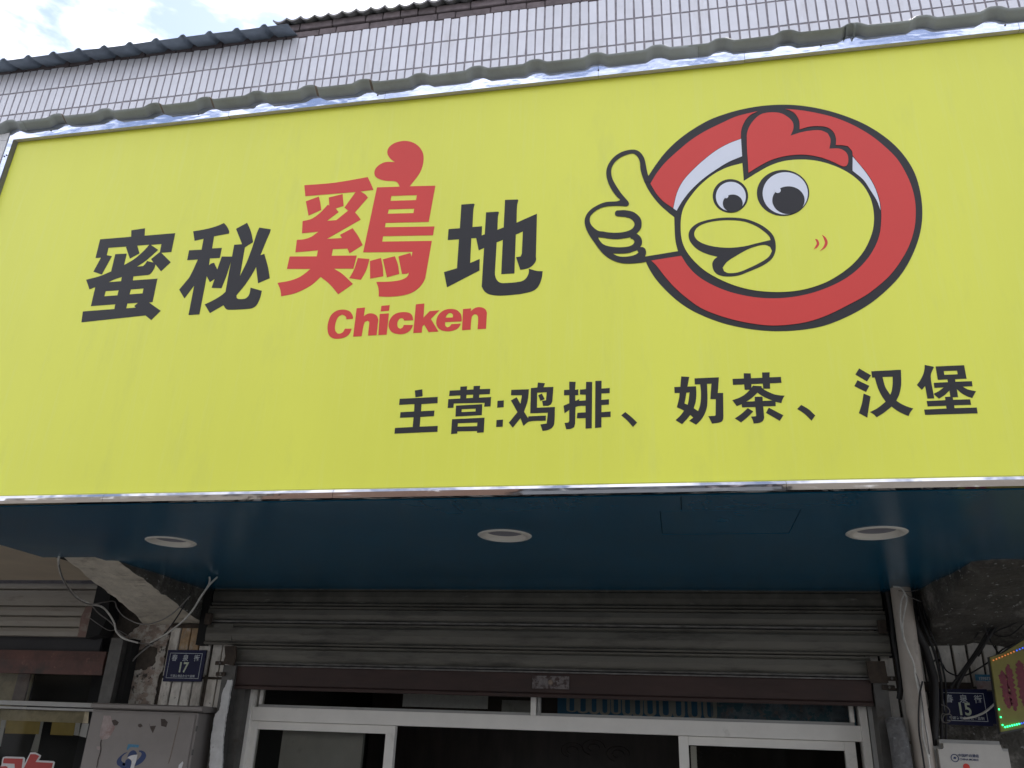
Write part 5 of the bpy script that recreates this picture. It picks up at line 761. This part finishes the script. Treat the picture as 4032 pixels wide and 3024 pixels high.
cable('second white wire bowing left of the first on the drain pipe', [(0.9058,3.7000,2.6356),(0.8880,3.7000,2.6025),(0.8806,3.7100,2.5603),(0.8788,3.7200,2.5129),(0.8843,3.7300,2.4552),(0.9023,3.7500,2.4046),(0.9149,3.7600,2.3688),(0.9164,3.7700,2.3278),(0.9226,3.7800,2.2767),(0.9242,3.7800,2.2254),(0.9228,3.7800,2.1746),(0.9315,3.7800,2.1049),(0.9246,3.7800,2.0261)], .003, 'cable_white')
cable('grey wire hanging on the lower part of the drain pipe', [(0.9180,3.7700,2.3383),(0.9285,3.7750,2.2972),(0.9291,3.7750,2.2253),(0.9269,3.7750,2.1494),(0.9280,3.7750,2.0899),(0.9273,3.7750,2.0359)], .0022, 'cable_grey')
cable('black wire running down the lower drain pipe', [(0.9421,3.7750,2.3027),(0.9250,3.7750,2.2559),(0.9099,3.7750,2.1841),(0.9015,3.7750,2.1137),(0.9021,3.7750,2.0496),(0.9021,3.7750,1.9769)], .0035, 'cable_black')
cable('thick black cable bundle right of the drain pipe', [(0.9523,3.8600,2.6573),(0.9635,3.8700,2.5679),(0.9791,3.8700,2.4897),(1.0002,3.8800,2.4361),(1.0090,3.8800,2.3710),(1.0139,3.8800,2.3175),(1.0019,3.8800,2.2223),(0.9835,3.8800,2.1187),(0.9611,3.8800,1.9727)], .016, 'cable_black')
cable('black strip left of the drain pipe, standing in for its dark shading', [(0.8861,3.9000,2.6755),(0.8887,3.9000,2.5715),(0.8846,3.9000,2.4810),(0.8875,3.9000,2.4033),(0.8866,3.9000,2.3270),(0.8843,3.9000,2.2839),(0.8730,3.9000,2.2410)], .011, 'cable_black')  # black tube put in for the dark shading along the pipe
cable('upper of two black cables slanting down to the number 15 plate', [(1.2715,3.8500,2.5513),(1.1957,3.8600,2.4425),(1.1270,3.8700,2.3564),(1.0703,3.8850,2.2863)], .0065, 'cable_black')
cable('lower of two black cables slanting down to the number 15 plate', [(1.2890,3.8400,2.5501),(1.2162,3.8500,2.4579),(1.1414,3.8600,2.3665),(1.0941,3.8850,2.2890)], .0065, 'cable_black')
cable('looping black wire across the tiles above the number 15 plate', [(1.0240,3.9300,2.3540),(1.0306,3.9300,2.3869),(1.0505,3.9300,2.4048),(1.0665,3.9300,2.3876),(1.0804,3.9300,2.3579),(1.1147,3.9300,2.3408),(1.1519,3.9300,2.3432),(1.1946,3.9200,2.3648),(1.2410,3.9000,2.3962),(1.2907,3.8500,2.4429),(1.3558,3.8000,2.4702)], .0032, 'cable_black')
cable('thin black wire rising to the right under the right bracket', [(1.2025,3.9000,2.4144),(1.2540,3.8500,2.4964),(1.3161,3.8000,2.5285),(1.3551,3.7500,2.5542)], .003, 'cable_black')
cable('white cable hanging across the lower corner of the number 15 plate', [(1.2324,3.8600,2.2430),(1.1998,3.8700,2.2128),(1.1672,3.8750,2.1916),(1.1309,3.8800,2.1785),(1.1009,3.8850,2.1737)], .0042, 'cable_white')
cable('small white wire coil on the left side of the number 15 plate', [(1.0253,3.8800,2.2230),(1.0448,3.8800,2.2157),(1.0537,3.8800,2.2004),(1.0455,3.8800,2.1873),(1.0265,3.8850,2.1895),(1.0189,3.8850,2.1738),(1.0238,3.8850,2.1559),(1.0449,3.8850,2.1591),(1.0588,3.8850,2.1724),(1.0532,3.8800,2.1875),(1.0322,3.8800,2.1843),(1.0216,3.8800,2.1660),(1.0299,3.8800,2.1534)], .0019, 'cable_grey')
cable('tangled black wires at the top behind the drain pipe', [(0.9940,3.9000,2.6934),(0.9937,3.9200,2.6213),(0.9993,3.9300,2.5313),(1.0089,3.9300,2.4863)], .005, 'cable_black')
cable('pale wire stub crossing the top of the drain pipe', [(0.8883,3.7200,2.6489),(0.9376,3.7500,2.6510),(0.9782,3.7800,2.6636)], .002, 'cable_grey')
cable('thin wire poking right from the top of the drain pipe', [(0.9133,3.7200,2.6390),(0.9419,3.7400,2.6231),(0.9792,3.7600,2.6116)], .002, 'cable_grey')

for k_, (lb, dx) in enumerate((('black cable hugging the right side of the pale drain pipe', -18), ('black cable just right of the bundle beside the drain pipe', 26), ('thin black cable outermost right of the drain pipe', 44))):
    base = Vector((0.001 * dx * .9, 0, 0))
    cable(lb, [tuple(Vector(p) + base) for p in [(0.9733,3.8850,2.6501),(0.9782,3.8850,2.5702),(0.9918,3.8850,2.4973),(1.0082,3.8900,2.4373),(1.0153,3.8900,2.3721),(1.0175,3.8900,2.3077),(1.0071,3.8900,2.2230),(0.9901,3.8900,2.1192),(0.9661,3.8900,1.9727)]], (.008, .006, .004)[k_], 'cable_black')
cable('black wire sagging from the bracket to the light board', [(1.2135,3.8000,2.5274),(1.2214,3.8000,2.4843),(1.2319,3.7800,2.4343),(1.2415,3.7500,2.3999),(1.2554,3.7200,2.3920)], .003, 'cable_black')
cable('black wire crossing behind the slanting cables', [(1.1988,3.9000,2.4853),(1.2435,3.9000,2.5301),(1.2837,3.8800,2.4950),(1.3264,3.8500,2.4973),(1.3690,3.8000,2.5399)], .0025, 'cable_black')
# ---------------------------------------------------------------- right edge: sticker, light board, white box
stk = thing('phone_sticker', 'small blue phone number sticker above the number 15 plate', 'sticker', (1.2210, 3.985, 2.3))
sx0, sx1 = 1.2027, 1.2826; sz0, sz1 = 2.3268, 2.3520
obj('sheet', B(sx0, sx1, 3.9865, 3.9875, sz0, sz1), M['sticker'], stk)
obj('digits', text('15957370', .0155, (sx0 + sx1) / 2 + .004, 3.9858, sz0 + .0095, .02), M['sticker_white'], stk)
obj('lower_sheet', B(sx0, sx1, 3.9867, 3.9877, sz0 - .035, sz0 - .001), M['paper'], stk)
lb_ = thing('light_board', 'yellow advertising light board edged with small coloured lights at the right edge', 'light board', (1.4, 3.7, 2.2))
bo = [(1.1835, 2.3911), (1.2318, 2.4071), (1.3154, 2.4578), (1.75, 2.50), (1.75, 2.17), (1.2551, 2.1398), (1.1731, 2.1222)]
obj('panel', prism(bo, 3.70, 3.712), M['led_yellow'], lb_)
cxb = sum(p[0] for p in bo) / 7; czb = sum(p[1] for p in bo) / 7
obj('frame', prism([(cxb + (a - cxb) * 0.995, czb + (b - czb) * 1.04) for a, b in bo], 3.7125, 3.74), M['led_frame'], lb_)
def blob(x0, z0, x1, z1, wd, seed):
    Lf, Rt = [], []; n = 44
    for i in range(n + 1):
        t = i / n; e = min(1, 6 * t + .2, 6 * (1 - t) + .2); a = noise.noise(Vector((seed, t * 17, 0))) * .5; b = noise.noise(Vector((seed + 9, t * 19, 0))) * .5
        x = x0 + (x1 - x0) * t; z = z0 + (z1 - z0) * t; Lf.append((x - wd * e * (.5 + a), z)); Rt.append((x + wd * e * (.5 + b), z))
    return Lf + Rt[::-1]
for a, b, wd, sd_ in (((1.2153,3.6990,2.3429), (1.2170,3.6990,2.2055), .026, 1), ((1.2403,3.6990,2.3667), (1.2375,3.6990,2.1971), .024, 4), ((1.2827,3.6990,2.3815), (1.2754,3.6990,2.2117), .03, 8)):
    obj('faded_lettering', flat([blob(a[0], a[2], b[0], b[2], wd, sd_)], 3.6992, False), M['magenta'], lb_)
def led(p, m, r=.0038):
    bm = bmesh.new(); bmesh.ops.create_uvsphere(bm, u_segments=8, v_segments=6, radius=r, matrix=Matrix.Translation(p)); obj('small_light', bm, M[m], lb_, True)
for i in range(13):
    t = i / 12; p = Vector((1.1912,3.6960,2.3796)).lerp(Vector((1.3262,3.6960,2.4366)), t); led(p, 'led_orange' if i < 8 else 'led_blue', .0030)
for p in ((1.1791,3.6960,2.2016), (1.1803,3.6960,2.1739), (1.1815,3.6960,2.1463)): led(Vector(p), 'led_green', .003)
for i in range(12):
    p = Vector((1.1890,3.6960,2.1394)).lerp(Vector((1.2825,3.6960,2.1627)), i / 11); led(p, 'led_green' if i < 7 else ('led_blue' if i < 9 else 'led_orange'), .0033)
wb = thing('telecom_box', 'white plastic wall box with rounded corners and printed blue lettering, bottom right', 'wall box', (1.1, 3.85, 1.8))
b0 = (0.9673,3.8000,2.0785); b1 = (1.2174,3.8000,2.0807)
bm = B(b0[0], b1[0], 3.80, 3.95, 1.6, b0[2]); bmesh.ops.bevel(bm, geom=[e for e in bm.edges if abs((e.verts[0].co - e.verts[1].co).y) > .1], offset=.022, segments=5, affect='EDGES'); obj('cover', bm, M['box_white'], wb)
bm = B(b0[0] - .010, b1[0] + .010, 3.83, 3.96, 1.595, b0[2] + .014); bmesh.ops.bevel(bm, geom=[e for e in bm.edges if abs((e.verts[0].co - e.verts[1].co).y) > .1], offset=.026, segments=5, affect='EDGES'); obj('rim', bm, M['alu_grey'], wb)
lc = (1.0226,3.7980,2.0262)
obj('round_logo', flat([circ(lc[0], lc[2], .0145, 28), circ(lc[0], lc[2], .0115, 28), [(lc[0] + a, lc[2] + b) for a, b in ((-.006, -.002), (-.002, .005), (.006, .003), (.003, -.004))]], 3.7988, False), M['logo_blue'], wb)
tcx = 1.0734
obj('lettering', text('中国移动通信', .0125, tcx, 3.7988, 2.0362 + .0003, .012), M['logo_blue'], wb)
obj('lettering', text('CHINA MOBILE', .0105, tcx, 3.7988, 2.0236 - .001, .006, .95), M['logo_blue'], wb)
pk = (1.0593,3.7980,1.9964); obj('pink_dot', flat([circ(pk[0], pk[2], .012, 20)], 3.7988, False), M['red'], wb)
